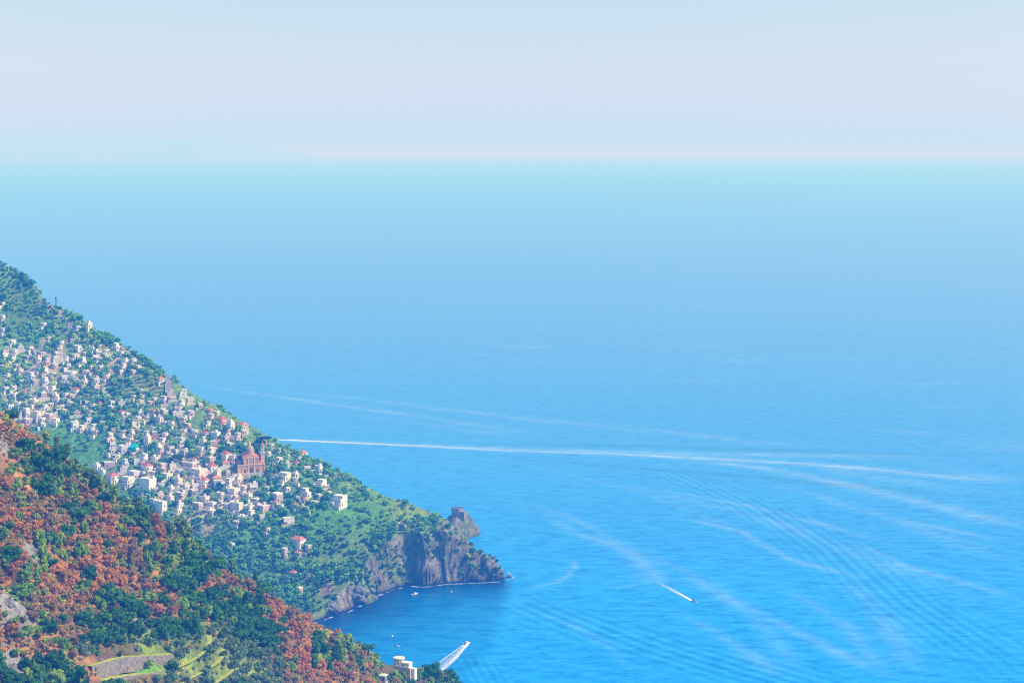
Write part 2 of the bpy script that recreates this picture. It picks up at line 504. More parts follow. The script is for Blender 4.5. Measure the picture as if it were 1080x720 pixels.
# slicks and old wakes: (photo pixels along it, half width in m at its middle, strength, fades in, fades out)
SLICKS = [
    ([(298, 463.5), (400, 468), (540, 474.5), (700, 481), (850, 489), (1000, 502), (1090, 513)], 16, 0.60, 0.0, 0.15),
    ([(640, 479), (720, 484), (800, 493), (870, 506), (970, 528), (1090, 558)], 20, 0.42, 0.3, 0.15),
    ([(300, 463.5), (420, 468.5), (560, 474), (700, 478), (860, 480), (1090, 484)], 22, 0.35, 0.0, 0.4),
    ([(190, 402), (330, 424), (450, 440), (560, 457), (618, 468)], 16, 0.34, 0.3, 0.4),
    ([(240, 410), (380, 420), (520, 437), (640, 450), (780, 466)], 20, 0.22, 0.3, 0.3),
    ([(600, 443), (680, 452), (790, 466), (900, 470)], 22, 0.24, 0.4, 0.4),
    ([(660, 512), (730, 521), (790, 533), (900, 562), (1000, 590)], 9, 0.24, 0.3, 0.5),
    ([(700, 541), (780, 560), (840, 590), (890, 603), (960, 618)], 7, 0.36, 0.3, 0.4),
    ([(840, 520), (940, 545), (1090, 577)], 9, 0.26, 0.3, 0.3),
    ([(890, 565), (950, 595), (1040, 620), (1090, 633)], 8, 0.28, 0.3, 0.3),
    ([(560, 535), (600, 560), (640, 572), (670, 585), (703, 619)], 12, 0.30, 0.5, 0.1),
    ([(745, 600), (780, 635), (850, 670), (940, 712), (980, 730)], 9, 0.26, 0.4, 0.3),
    ([(593, 583), (604, 589), (607, 597), (602, 606), (588, 614), (566, 619), (545, 625)], 4, 0.30, 0.4, 0.4),
    ([(640, 618), (655, 620), (672, 617), (688, 615)], 4, 0.18, 0.4, 0.4),
    ([(478, 360), (530, 364), (592, 367.5)], 32, 0.22, 0.4, 0.3),
    ([(440, 369), (520, 375), (600, 383)], 30, 0.12, 0.4, 0.3),
    ([(718, 377), (770, 379.5), (830, 382)], 30, 0.20, 0.3, 0.4),
    ([(820, 380), (890, 378), (960, 379)], 26, 0.16, 0.4, 0.4),
    ([(650, 401), (760, 402), (830, 404)], 24, 0.12, 0.4, 0.4),
    ([(965, 428), (1010, 430), (1050, 431)], 26, 0.18, 0.4, 0.4),
    ([(900, 450), (960, 455), (1020, 457)], 26, 0.16, 0.4, 0.4),
    ([(1010, 476), (1040, 470), (1090, 471)], 60, 0.20, 0.4, 0.2),
    ([(120, 258), (180, 254), (230, 256)], 120, 0.10, 0.4, 0.4),
    ([(880, 595), (930, 640), (960, 690), (980, 730)], 14, 0.16, 0.4, 0.3),
    ([(770, 470), (900, 500), (1000, 515), (1090, 520)], 26, 0.20, 0.3, 0.3),
    ([(505, 480), (600, 500), (690, 522), (760, 552), (800, 585)], 9, 0.14, 0.4, 0.4),
    ([(545, 640), (600, 660), (640, 684), (690, 725)], 5, 0.14, 0.4, 0.4),
    ([(560, 500), (680, 515), (800, 545), (920, 590), (1090, 650)], 16, 0.17, 0.4, 0.3),
    ([(620, 560), (720, 600), (800, 650), (860, 725)], 11, 0.17, 0.4, 0.3),
    ([(760, 500), (860, 520), (980, 560), (1090, 600)], 18, 0.17, 0.4, 0.3),
    ([(520, 520), (600, 545), (660, 575), (700, 600)], 11, 0.15, 0.4, 0.3),
    ([(700, 640), (760, 670), (840, 725)], 10, 0.17, 0.4, 0.3),
    ([(950, 480), (1020, 500), (1090, 512)], 26, 0.20, 0.4, 0.2),
    ([(820, 610), (900, 660), (950, 725)], 11, 0.17, 0.4, 0.3),
    ([(340, 432), (480, 452), (600, 468)], 18, 0.15, 0.4, 0.3),
    ([(860, 400), (960, 404), (1060, 402)], 36, 0.12, 0.4, 0.3),
    ([(600, 360), (700, 366), (800, 363)], 40, 0.10, 0.4, 0.3),
]
DARK = [
    ([(400, 465), (540, 468.5), (700, 471), (900, 477), (1090, 482)], 14, 0.55, 0.3, 0.3),
    ([(470, 477), (540, 483), (700, 496), (860, 509), (1090, 528)], 14, 0.45, 0.3, 0.3),
]
# trains of wake waves: (middle line, half width m, wave length m, height m, slant)
TRAINS = [
    ([(522, 628), (590, 652), (690, 684), (800, 712), (900, 738)], 42, 15.0, 0.30, 0.10),
    ([(640, 486), (700, 496), (790, 532), (870, 577), (950, 637), (1060, 700), (1100, 730)], 46, 13.5, 0.22, 0.06),
    ([(498, 690), (508, 706), (524, 730)], 20, 8.0, 0.12, 0.02),
    ([(545, 480), (700, 498), (860, 511), (1090, 532)], 40, 24.0, 0.10, 0.05),
    ([(640, 545), (720, 575), (780, 600)], 30, 13.0, 0.06, 0.06),
]


def graded(lo, hi, step, out_lo, out_hi, g=1.16):
    a = list(np.arange(lo, hi, step)); s = step
    while a[-1] < out_hi:
        s *= g; a.append(a[-1] + s)
    b, s = [], step
    v = lo
    while v > out_lo:
        s *= g; v -= s; b.append(v)
    return np.array(b[::-1] + a)


xs = graded(-760, 1350, 6.0, -7.5e5, 7.5e5)
ys = graded(1300, 2900, 4.0, -5e4, 8e5, 1.035)
X, Y = np.meshgrid(xs, ys)
zb = np.zeros(X.shape)
slick = np.zeros(X.shape); darkl = np.zeros(X.shape)
for src, dst in ((SLICKS, slick), (DARK, darkl)):
    for pts, w, a, f0, f1 in src:
        P = pl(pts)
        pa = np.array(P)
        m = (X > pa[:, 0].min() - 8 * w) & (X < pa[:, 0].max() + 8 * w) & (Y > pa[:, 1].min() - 8 * w) & (Y < pa[:, 1].max() + 8 * w)
        if not m.any():
            continue
        x, y = X[m], Y[m]
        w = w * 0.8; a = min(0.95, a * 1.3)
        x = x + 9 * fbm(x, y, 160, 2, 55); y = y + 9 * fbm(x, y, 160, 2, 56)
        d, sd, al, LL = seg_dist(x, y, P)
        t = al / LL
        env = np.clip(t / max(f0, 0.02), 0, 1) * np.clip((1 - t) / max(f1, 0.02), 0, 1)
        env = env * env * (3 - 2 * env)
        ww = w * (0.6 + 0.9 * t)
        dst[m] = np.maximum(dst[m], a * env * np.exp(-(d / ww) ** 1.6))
phase = []
for k, (pts, w, lam, hgt, slant) in enumerate(TRAINS):
    P = pl(pts)
    d, sd, al, LL = seg_dist(X, Y, P)
    t = al / LL
    env = np.clip(t / 0.18, 0, 1) * np.clip((1 - t) / 0.15, 0, 1)
    ww = w * (0.7 + 0.5 * t)
    amp = hgt * env * np.exp(-np.minimum(60, (d / ww) ** 2))
    ph = (d * sd + slant * al) / lam
    phase.append((amp, ph))
# cove water under the land: calmer, with the cliff's shade painted into its colour
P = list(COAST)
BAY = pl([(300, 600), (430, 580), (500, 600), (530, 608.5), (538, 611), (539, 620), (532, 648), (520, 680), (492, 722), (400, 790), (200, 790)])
lee_shade = np.clip(poly_sdf(X, Y, BAY) / 12 + 0.2, 0, 1) * (0.20 + 0.80 * np.exp(-(np.maximum(0, -poly_sdf(X, Y, P)) / 70.0) ** 1.3))
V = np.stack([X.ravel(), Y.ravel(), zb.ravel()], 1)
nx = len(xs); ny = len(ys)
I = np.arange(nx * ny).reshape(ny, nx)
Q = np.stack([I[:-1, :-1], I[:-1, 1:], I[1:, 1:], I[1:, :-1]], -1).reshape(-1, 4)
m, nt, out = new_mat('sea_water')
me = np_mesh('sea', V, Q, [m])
for nm, arr in [('slick', slick), ('dark', darkl), ('lee_shade', lee_shade)] + [(f'amp{k}', a) for k, (a, _p) in enumerate(phase)] + [(f'ph{k}', p) for k, (_a, p) in enumerate(phase)]:
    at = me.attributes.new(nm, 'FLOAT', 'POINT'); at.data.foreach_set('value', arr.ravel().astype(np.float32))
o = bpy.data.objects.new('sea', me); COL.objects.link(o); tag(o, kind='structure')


def attr(nt, nm):
    a = N(nt, 'ShaderNodeAttribute'); a.attribute_name = nm
    return a.outputs['Fac']


g = nt.nodes.new('ShaderNodeNewGeometry')
mp = N(nt, 'ShaderNodeMapping'); mp.inputs['Rotation'].default_value = (0, 0, 0.25); mp.inputs['Scale'].default_value = (0.45, 1, 1)
nt.links.new(g.outputs['Position'], mp.inputs[0])
big = noise(nt, 1 / 900.0, 4, 0.55, mp.outputs[0]); midn = noise(nt, 1 / 90.0, 5, 0.65, mp.outputs[0]); fine = noise(nt, 1 / 13.0, 5, 0.75, mp.outputs[0])
c = ramp(nt, big, [(0.30, (0.001, 0.265, 0.80)), (0.72, (0.003, 0.345, 0.88))])
c = mixc(nt, math_n(nt, 'MULTIPLY', ramp(nt, midn, [(0.35, (0, 0, 0)), (0.75, (1, 1, 1))]), 0.30), c, (0.012, 0.38, 0.90))
c = mixc(nt, math_n(nt, 'MULTIPLY', ramp(nt, fine, [(0.42, (0, 0, 0)), (0.66, (1, 1, 1))]), 0.50), c, (0.05, 0.46, 0.92))
c = mixc(nt, math_n(nt, 'MULTIPLY', ramp(nt, fine, [(0.34, (1, 1, 1)), (0.50, (0, 0, 0))]), 0.48), c, (0.0, 0.15, 0.54))
c = mixc(nt, math_n(nt, 'MULTIPLY', attr(nt, 'dark'), math_n(nt, 'ADD', fine, 0.35)), c, (0.0, 0.20, 0.40))
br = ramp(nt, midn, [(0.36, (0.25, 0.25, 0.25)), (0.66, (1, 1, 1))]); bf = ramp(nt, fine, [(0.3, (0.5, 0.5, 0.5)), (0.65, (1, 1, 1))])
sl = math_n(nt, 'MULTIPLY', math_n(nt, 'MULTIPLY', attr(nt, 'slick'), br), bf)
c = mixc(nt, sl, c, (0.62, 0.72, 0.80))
c = mixc(nt, math_n(nt, 'MULTIPLY', attr(nt, 'lee_shade'), 0.97), c, (0.0, 0.010, 0.10))  # dark tint paints the cliff's shade and reflection onto the cove
h = math_n(nt, 'MULTIPLY', fine, 1.6)
h = math_n(nt, 'ADD', h, math_n(nt, 'MULTIPLY', midn, 2.5))
h = math_n(nt, 'MULTIPLY', h, math_n(nt, 'SUBTRACT', 1.0, math_n(nt, 'MULTIPLY', attr(nt, 'lee_shade'), 0.85)))
for k in range(len(TRAINS)):
    sn = math_n(nt, 'SINE', math_n(nt, 'MULTIPLY', attr(nt, f'ph{k}'), 2 * math.pi))
    h = math_n(nt, 'ADD', h, math_n(nt, 'MULTIPLY', sn, math_n(nt, 'MULTIPLY', attr(nt, f'amp{k}'), 1.6)))
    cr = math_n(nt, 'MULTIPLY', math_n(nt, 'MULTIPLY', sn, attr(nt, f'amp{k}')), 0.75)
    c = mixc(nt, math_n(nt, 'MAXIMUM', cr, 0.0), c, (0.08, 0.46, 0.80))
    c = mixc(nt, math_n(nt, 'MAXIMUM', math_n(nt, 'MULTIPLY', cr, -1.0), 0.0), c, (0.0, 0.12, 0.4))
bn = bump(nt, h, 1.0, 0.8)
df = N(nt, 'ShaderNodeBsdfDiffuse'); gl = N(nt, 'ShaderNodeBsdfGlossy', Roughness=0.22); lw = N(nt, 'ShaderNodeLayerWeight', Blend=0.5)
nt.links.new(c, df.inputs[0]); nt.links.new(bn, df.inputs['Normal']); nt.links.new(bn, gl.inputs['Normal'])
fr = ramp(nt, lw.outputs['Facing'], [(0.0, (0.01, 0.01, 0.01)), (0.66, (0.012, 0.012, 0.012)), (0.77, (0.12, 0.12, 0.12)), (0.86, (0.46, 0.46, 0.46)), (0.92, (0.68, 0.68, 0.68)), (0.97, (0.80, 0.80, 0.80)), (1.0, (0.86, 0.86, 0.86))])
fr.node.color_ramp.interpolation = 'B_SPLINE'
fr = math_n(nt, 'MULTIPLY', fr, math_n(nt, 'SUBTRACT', 1.0, math_n(nt, 'MULTIPLY', sl, 0.8)))
mx = nt.nodes.new('ShaderNodeMixShader'); nt.links.new(fr, mx.inputs[0]); nt.links.new(df.outputs[0], mx.inputs[1]); nt.links.new(gl.outputs[0], mx.inputs[2]); nt.links.new(mx.outputs[0], out.inputs[0])


def grid_mesh(xs, ys, zf, jitter=0.0):
    X, Y = np.meshgrid(xs, ys)
    Z = zf(X, Y)
    gx = np.gradient(Z, axis=1) / np.maximum(1e-6, np.gradient(X, axis=1)); gy = np.gradient(Z, axis=0) / np.maximum(1e-6, np.gradient(Y, axis=0))
    sl = np.hypot(gx, gy)
    I = np.arange(X.size).reshape(X.shape)
    Q = np.stack([I[:-1, :-1], I[:-1, 1:], I[1:, 1:], I[1:, :-1]], -1).reshape(-1, 4)
    return X, Y, Z, sl, Q


# ------------------------------------------------------------------ far faint coast in the haze
m, nt, out = new_mat('distant_mountain'); n = noise(nt, 1 / 1500.0, 5)
bsdf(nt, out, ramp(nt, n, [(0.35, (0.25, 0.27, 0.29)), (0.7, (0.29, 0.30, 0.31))]), 0.95, 0.1)
hx = np.linspace(-66000, -4000, 160); hy = np.linspace(100000, 114000, 26)
prof = np.array([(-30000, 930), (-13500, 930), (-11500, 900), (-10000, 850), (-9200, 870), (-8400, 900), (-7600, 800), (-6800, 660), (-6200, 540), (-5600, 440), (-4900, 250), (-4200, -60), (-1500, -60)])
X, Y, Z, sl, Q = grid_mesh(hx, hy, lambda x, y: np.interp(x / 2.222, prof[:, 0], (prof[:, 1] - 447) * 2.222 + 447) * np.clip(np.sin((y - 100000) / 14000 * math.pi), 0, 1) ** 0.6 + 100 * fbm(x, y, 3600, 4, 4) - 60)
me = np_mesh('hills', np.stack([X.ravel(), Y.ravel(), Z.ravel()], 1), Q, [m])
o = bpy.data.objects.new('hills', me); COL.objects.link(o); tag(o, kind='structure')

# ------------------------------------------------------------------ the town hillside and its headland
# patches of ground cover: photo pixel, radius in m, tint
PATCH = [((382, 541), 26, 'grass'), ((410, 543), 22, 'grass'), ((352, 545), 20, 'grass'), ((430, 538), 20, 'lime'), ((446, 541), 15, 'lime'), ((330, 551), 16, 'grass'),
         ((122, 407), 26, 'terrace'), ((150, 405), 20, 'terrace'), ((60, 470), 26, 'grass'), ((100, 472), 24, 'grass'), ((30, 460), 20, 'grass'), ((165, 410), 16, 'terrace'),
         ((50, 322), 8, 'bare'), ((64, 329), 9, 'bare'), ((125, 352), 14, 'bare'), ((142, 370), 16, 'bare'), ((120, 382), 16, 'bare'), ((260, 572), 20, 'grass'), ((290, 540), 18, 'grass'),
         ((30, 360), 16, 'grass'), ((52, 385), 18, 'bare'), ((75, 350), 7, 'bare'), ((424, 553), 5, 'warm'), ((345, 622), 7, 'warm'), ((330, 606), 7, 'warm'),
          ((330, 560), 10, 'grass'), ((215, 545), 20, 'bare'), ((180, 480), 16, 'bare'), ((205, 505), 20, 'bare'), ((255, 515), 20, 'bare'), ((95, 405), 16, 'bare'), ((30, 430), 22, 'bare')]
TINTS = {'grass': (0.11, 0.30, 0.03), 'lime': (0.27, 0.37, 0.03), 'terrace': (0.28, 0.36, 0.07), 'bare': (0.46, 0.38, 0.25), 'warm': (0.34, 0.22, 0.14)}
xs = graded(-760, 40, 3.2, -1500, 160, 1.2); ys = graded(1560, 2220, 3.2, 1300, 3300, 1.12)
xs = np.sort(np.concatenate([xs, [(a + b) / 2 for a, b in zip(xs[:-1], xs[1:]) if -235 < a < 40]])); ys = np.sort(np.concatenate([ys, [(a + b) / 2 for a, b in zip(ys[:-1], ys[1:]) if 1630 < a < 1840]]))
X, Y, Z, sl, Q = grid_mesh(xs, ys, z_far)
kq = at_sea(487, 563)
k = np.clip((sl - 0.8) / 0.8, 0, 1) * np.clip((np.hypot(X - kq[0], Y - kq[1]) - 30) / 20, 0.15, 1)
X2 = X + k * 4.5 * fbm(Y + Z * 1.7, Z * 1.3 + X, 10, 4, 91); Y2 = Y + k * 6.5 * fbm(X + Z * 0.4, Z * 1.6, 11, 5, 92)
n1 = fbm(X, Y, 60, 4, 41)[..., None]; n2 = fbm(X, Y, 14, 3, 43)[..., None]
green = np.array((0.16, 0.30, 0.045)) * (1 + 0.5 * n1) + np.array((0.05, 0.04, 0.012)) * np.clip(n2 + 0.2, 0, 1)
crack = np.clip(np.abs(fbm(X * 1.0 + Z * 0.15, Y + Z * 0.2, 9, 3, 57)) / 0.10, 0.25, 1)[..., None]
rockc = crack * np.array((0.25, 0.235, 0.20)) * (1 + 0.6 * fbm(X * 1.0, Z * 0.35 + Y * 0.2, 12, 4, 47)[..., None])
rk = (np.clip((sl - 1.1 + 0.6 * n2[..., 0]) / 0.4, 0, 1) * np.clip(0.9 + 1.5 * fbm(X, Y + Z * 0.8, 20, 3, 49), 0.25, 1))
kx_, ky_ = at_sea(487, 563)[:2]
rk = np.maximum(rk, np.clip(2.2 - np.hypot((X - kx_ + 4) * 0.92, (Y - ky_) * 0.75) / 16, 0, 1) * np.clip(1.0 + 0.8 * n2[..., 0], 0.3, 1))
rk = np.maximum(rk, np.clip((X + 100) / 25, 0, 1) * np.clip((1832 - Y) / 10, 0, 1) * np.clip(0.95 + 0.9 * n2[..., 0], 0.2, 1))[..., None]
colr = green * (1 - rk) + rockc * rk
for (px, py), r, t in PATCH:
    p = far_hit(px, py)
    if p is None:
        continue
    w = np.exp(-(((X - p[0]) ** 2 + ((Y - p[1]) * 0.8) ** 2) / r ** 2) * (1 + 0.6 * n2[..., 0]))[..., None]
    tc = np.array(TINTS[t])
    if t == 'terrace':
        tc = tc * (0.75 + 0.45 * np.sign(np.sin(Z * 2 * math.pi / 4.0 + X * 0.05)))[..., None]
    w = np.clip(w * 1.5, 0, 1)
    colr = colr * (1 - w) + tc * (1 + 0.35 * n2) * w
colr = colr * 1.0
wet = np.clip((2.2 - Z) / 1.8, 0, 1)[..., None]
colr = np.clip(colr * (1 - 0.75 * wet), 0.004, 1)
m, nt, out = new_mat('hillside_ground')
ca = N(nt, 'ShaderNodeVertexColor'); ca.layer_name = 'tint'
n = noise(nt, 0.22, 5, 0.7); n3 = noise(nt, 0.9, 4, 0.7)
c = mixc(nt, 1.0, ca.outputs['Color'], ramp(nt, n, [(0.28, (0.45, 0.45, 0.45)), (0.72, (1.45, 1.45, 1.45))]), 'MULTIPLY')
bsdf(nt, out, c, 0.95, 0.1, bump(nt, math_n(nt, 'ADD', n, math_n(nt, 'MULTIPLY', n3, 0.4)), 4.0, 0.8))
me = np_mesh('terrain', np.stack([X2.ravel(), Y2.ravel(), Z.ravel()], 1), Q, [m])
a = me.color_attributes.new('tint', 'FLOAT_COLOR', 'POINT')
a.data.foreach_set('color', np.concatenate([colr, np.ones(colr.shape[:2] + (1,))], -1).astype(np.float32).ravel())
o = bpy.data.objects.new('terrain', me); COL.objects.link(o); tag(o, kind='structure')

# ------------------------------------------------------------------ the near spur
NEAR_ROCK = [((36, 582), 8), ((12, 640), 11), ((4, 655), 9), ((28, 652), 7), ((15, 705), 13), ((45, 712), 8), ((150, 658), 6), ((118, 512), 3), ((2, 470), 6), ((135, 628), 4), ((78, 578), 3), ((230, 577), 2)]
NEAR_BARE = [((10, 450), 9), ((40, 470), 8), ((80, 645), 9), ((62, 685), 9), ((92, 700), 7), ((30, 680), 7), ((355, 650), 9), ((330, 690), 9), ((345, 668), 8), ((300, 660), 7), ((205, 588), 5), ((170, 606), 7), ((150, 560), 8), ((115, 560), 9), ((75, 565), 8), ((160, 565), 4),
             ((20, 500), 8), ((60, 530), 7), ((110, 590), 8), ((60, 600), 8), ((185, 650), 6), ((240, 625), 7), ((275, 640), 6), ((365, 700), 8)]
xs = graded(-400, 60, 2.0, -700, 260, 1.2); ys = graded(620, 1190, 2.0, 380, 1420, 1.15)
X, Y, Z, sl, Q = grid_mesh(xs, ys, z_near)
n1 = fbm(X, Y, 30, 4, 61)[..., None]; n2 = fbm(X, Y, 7, 3, 63)[..., None]
colr = np.array((0.15, 0.11, 0.045)) * (1 + 0.7 * n1) + np.array((0.0, 0.03, 0.0)) * np.clip(n2, 0, 1) + 0.05 * np.clip(n2, 0, 1) * np.array((1, .5, .2))
for lst, tc in ((NEAR_BARE, np.array((0.52, 0.25, 0.095))), (NEAR_ROCK, np.array((0.40, 0.37, 0.36)))):
    for (px, py), r in lst:
        p = near_hit(px, py)
        if p is None:
            continue
        w = np.exp(-(((X - p[0]) ** 2 + (Y - p[1]) ** 2) / (r * (1.05 if lst is NEAR_BARE else 0.6)) ** 2) * (1 + 0.9 * n2[..., 0]))[..., None]
        w = np.clip(w * 1.7, 0, 1)
        colr = colr * (1 - w) + tc * (1 + 0.5 * n2) * w
d_ = poly_sdf(X, Y, _CARVE)
w = np.clip(d_ / 1.5 + 0.3, 0, 1)[..., None]; colr = colr * (1 - w) + np.array((0.17, 0.46, 0.02)) * (1 + 0.3 * n2) * w
for (px, py), r in (((240, 690), 16), ((225, 705), 16), ((260, 705), 14), ((205, 700), 12), ((160, 685), 9), ((215, 680), 9)):
    p = near_hit(px, py); w = np.clip(1.6 * np.exp(-(((X - p[0]) ** 2 + (Y - p[1]) ** 2) / r ** 2)), 0, 1)[..., None]
    colr = colr * (1 - w) + np.array((0.24, 0.32, 0.06)) * (1 + 0.5 * n2 + 0.4 * n1) * w
colr = np.clip(colr, 0.01, 1)
m, nt, out = new_mat('spur_ground')
ca = N(nt, 'ShaderNodeVertexColor'); ca.layer_name = 'tint'
n = noise(nt, 0.35, 5, 0.7); n3 = noise(nt, 1.6, 4, 0.7)
c = mixc(nt, 1.0, ca.outputs['Color'], ramp(nt, n, [(0.28, (0.45, 0.45, 0.45)), (0.72, (1.4, 1.4, 1.4))]), 'MULTIPLY')
bsdf(nt, out, c, 0.95, 0.1, bump(nt, math_n(nt, 'ADD', n, math_n(nt, 'MULTIPLY', n3, 0.4)), 2.5, 0.8))
me = np_mesh('terrain', np.stack([X.ravel(), Y.ravel(), Z.ravel()], 1), Q, [m])
a = me.color_attributes.new('tint', 'FLOAT_COLOR', 'POINT')
a.data.foreach_set('color', np.concatenate([colr, np.ones(colr.shape[:2] + (1,))], -1).astype(np.float32).ravel())
o = bpy.data.objects.new('terrain', me); COL.objects.link(o); tag(o, kind='structure')

# ------------------------------------------------------------------ houses of the town
PANE_W, PANE_H = 1.15, 1.55


def window_mesh(w, h):
    """A framed window: four frame bars set proud of the wall, the dark panes behind them and a sill."""
    b = MB()
    t = 0.16
    b.box(-w / 2, w / 2, -0.02, 0.12, 0, h)
    nb = len(b.f)
    b.box(-w / 2 - t, -w / 2 - 0.004, -0.10, 0.10, -t, h + t).box(w / 2 + 0.004, w / 2 + t, -0.10, 0.10, -t, h + t)
    b.box(-w / 2 - 0.004, w / 2 + 0.004, -0.10, 0.10, h + 0.004, h + t).box(-w / 2 - 0.004, w / 2 + 0.004, -0.16, 0.10, -t, -0.004)
    b.box(-0.05, 0.05, -0.06, -0.024, 0, h)
    me = bpy.data.meshes.new('window'); me.from_pydata(b.v, [], b.f)
    me.materials.append(GLASS); me.materials.append(WALLS['w'])
    me.polygons.foreach_set('material_index', [0 if i < nb else 1 for i in range(len(b.f))])
    return me


WIN = {k: window_mesh(w, h) for k, (w, h) in {'small': (0.95, 1.3), 'tall': (1.2, 2.0), 'wide': (2.1, 1.9)}.items()}


def door_mesh():
    b = MB(); b.box(-0.6, 0.6, -0.05, 0.1, 0, 2.2).box(-0.75, -0.604, -0.1, 0.1, 0, 2.35).box(0.604, 0.75, -0.1, 0.1, 0, 2.35).box(-0.6, 0.6, -0.1, 0.1, 2.204, 2.35)
    me = bpy.data.meshes.new('door'); me.from_pydata(b.v, [], b.f); me.materials.append(DOORM)
    return me


DOOR = door_mesh()


def add_windows(root, face, x0, x1, y, z0, z1, rng, kind='small', step=3.1, skip=0.2):
    """Rows of windows on the front (-y) or the right (+x) wall; each a part of its own."""
    n = max(1, int((x1 - x0) / step)); fl = max(1, int((z1 - z0 + 0.4) / 3.1))
    for f in range(fl):
        for i in range(n):
            if rng.random() < skip:
                continue
            u = x0 + (i + 0.5) * (x1 - x0) / n + rng.uniform(-0.2, 0.2)
            k = kind if rng.random() < 0.7 else rng.choice(['small', 'tall', 'wide'])
            z = z0 + f * 3.1 + (0.35 if k in ('tall', 'wide') else 0.95)
            if z + 2.2 > z1:
                continue
            if face == 'front':
                link_data('window', WIN[k], root, (u, y - 0.004, z), 0)
            else:
                link_data('window', WIN[k], root, (y + 0.004, u, z), math.pi / 2)


def arcade(b, x0, x1, y, z0, z1, n):
    """Piers and a lintel of a loggia in front of a wall."""
    for i in range(n + 1):
        x = x0 + (x1 - x0) * i / n
        b.box(x - 0.28, x + 0.28, y - 1.6, y - 1.15, z0, z1)
    b.box(x0 - 0.28, x1 + 0.28, y - 1.62, y - 0.003, z1 + 0.003, z1 + 0.4)


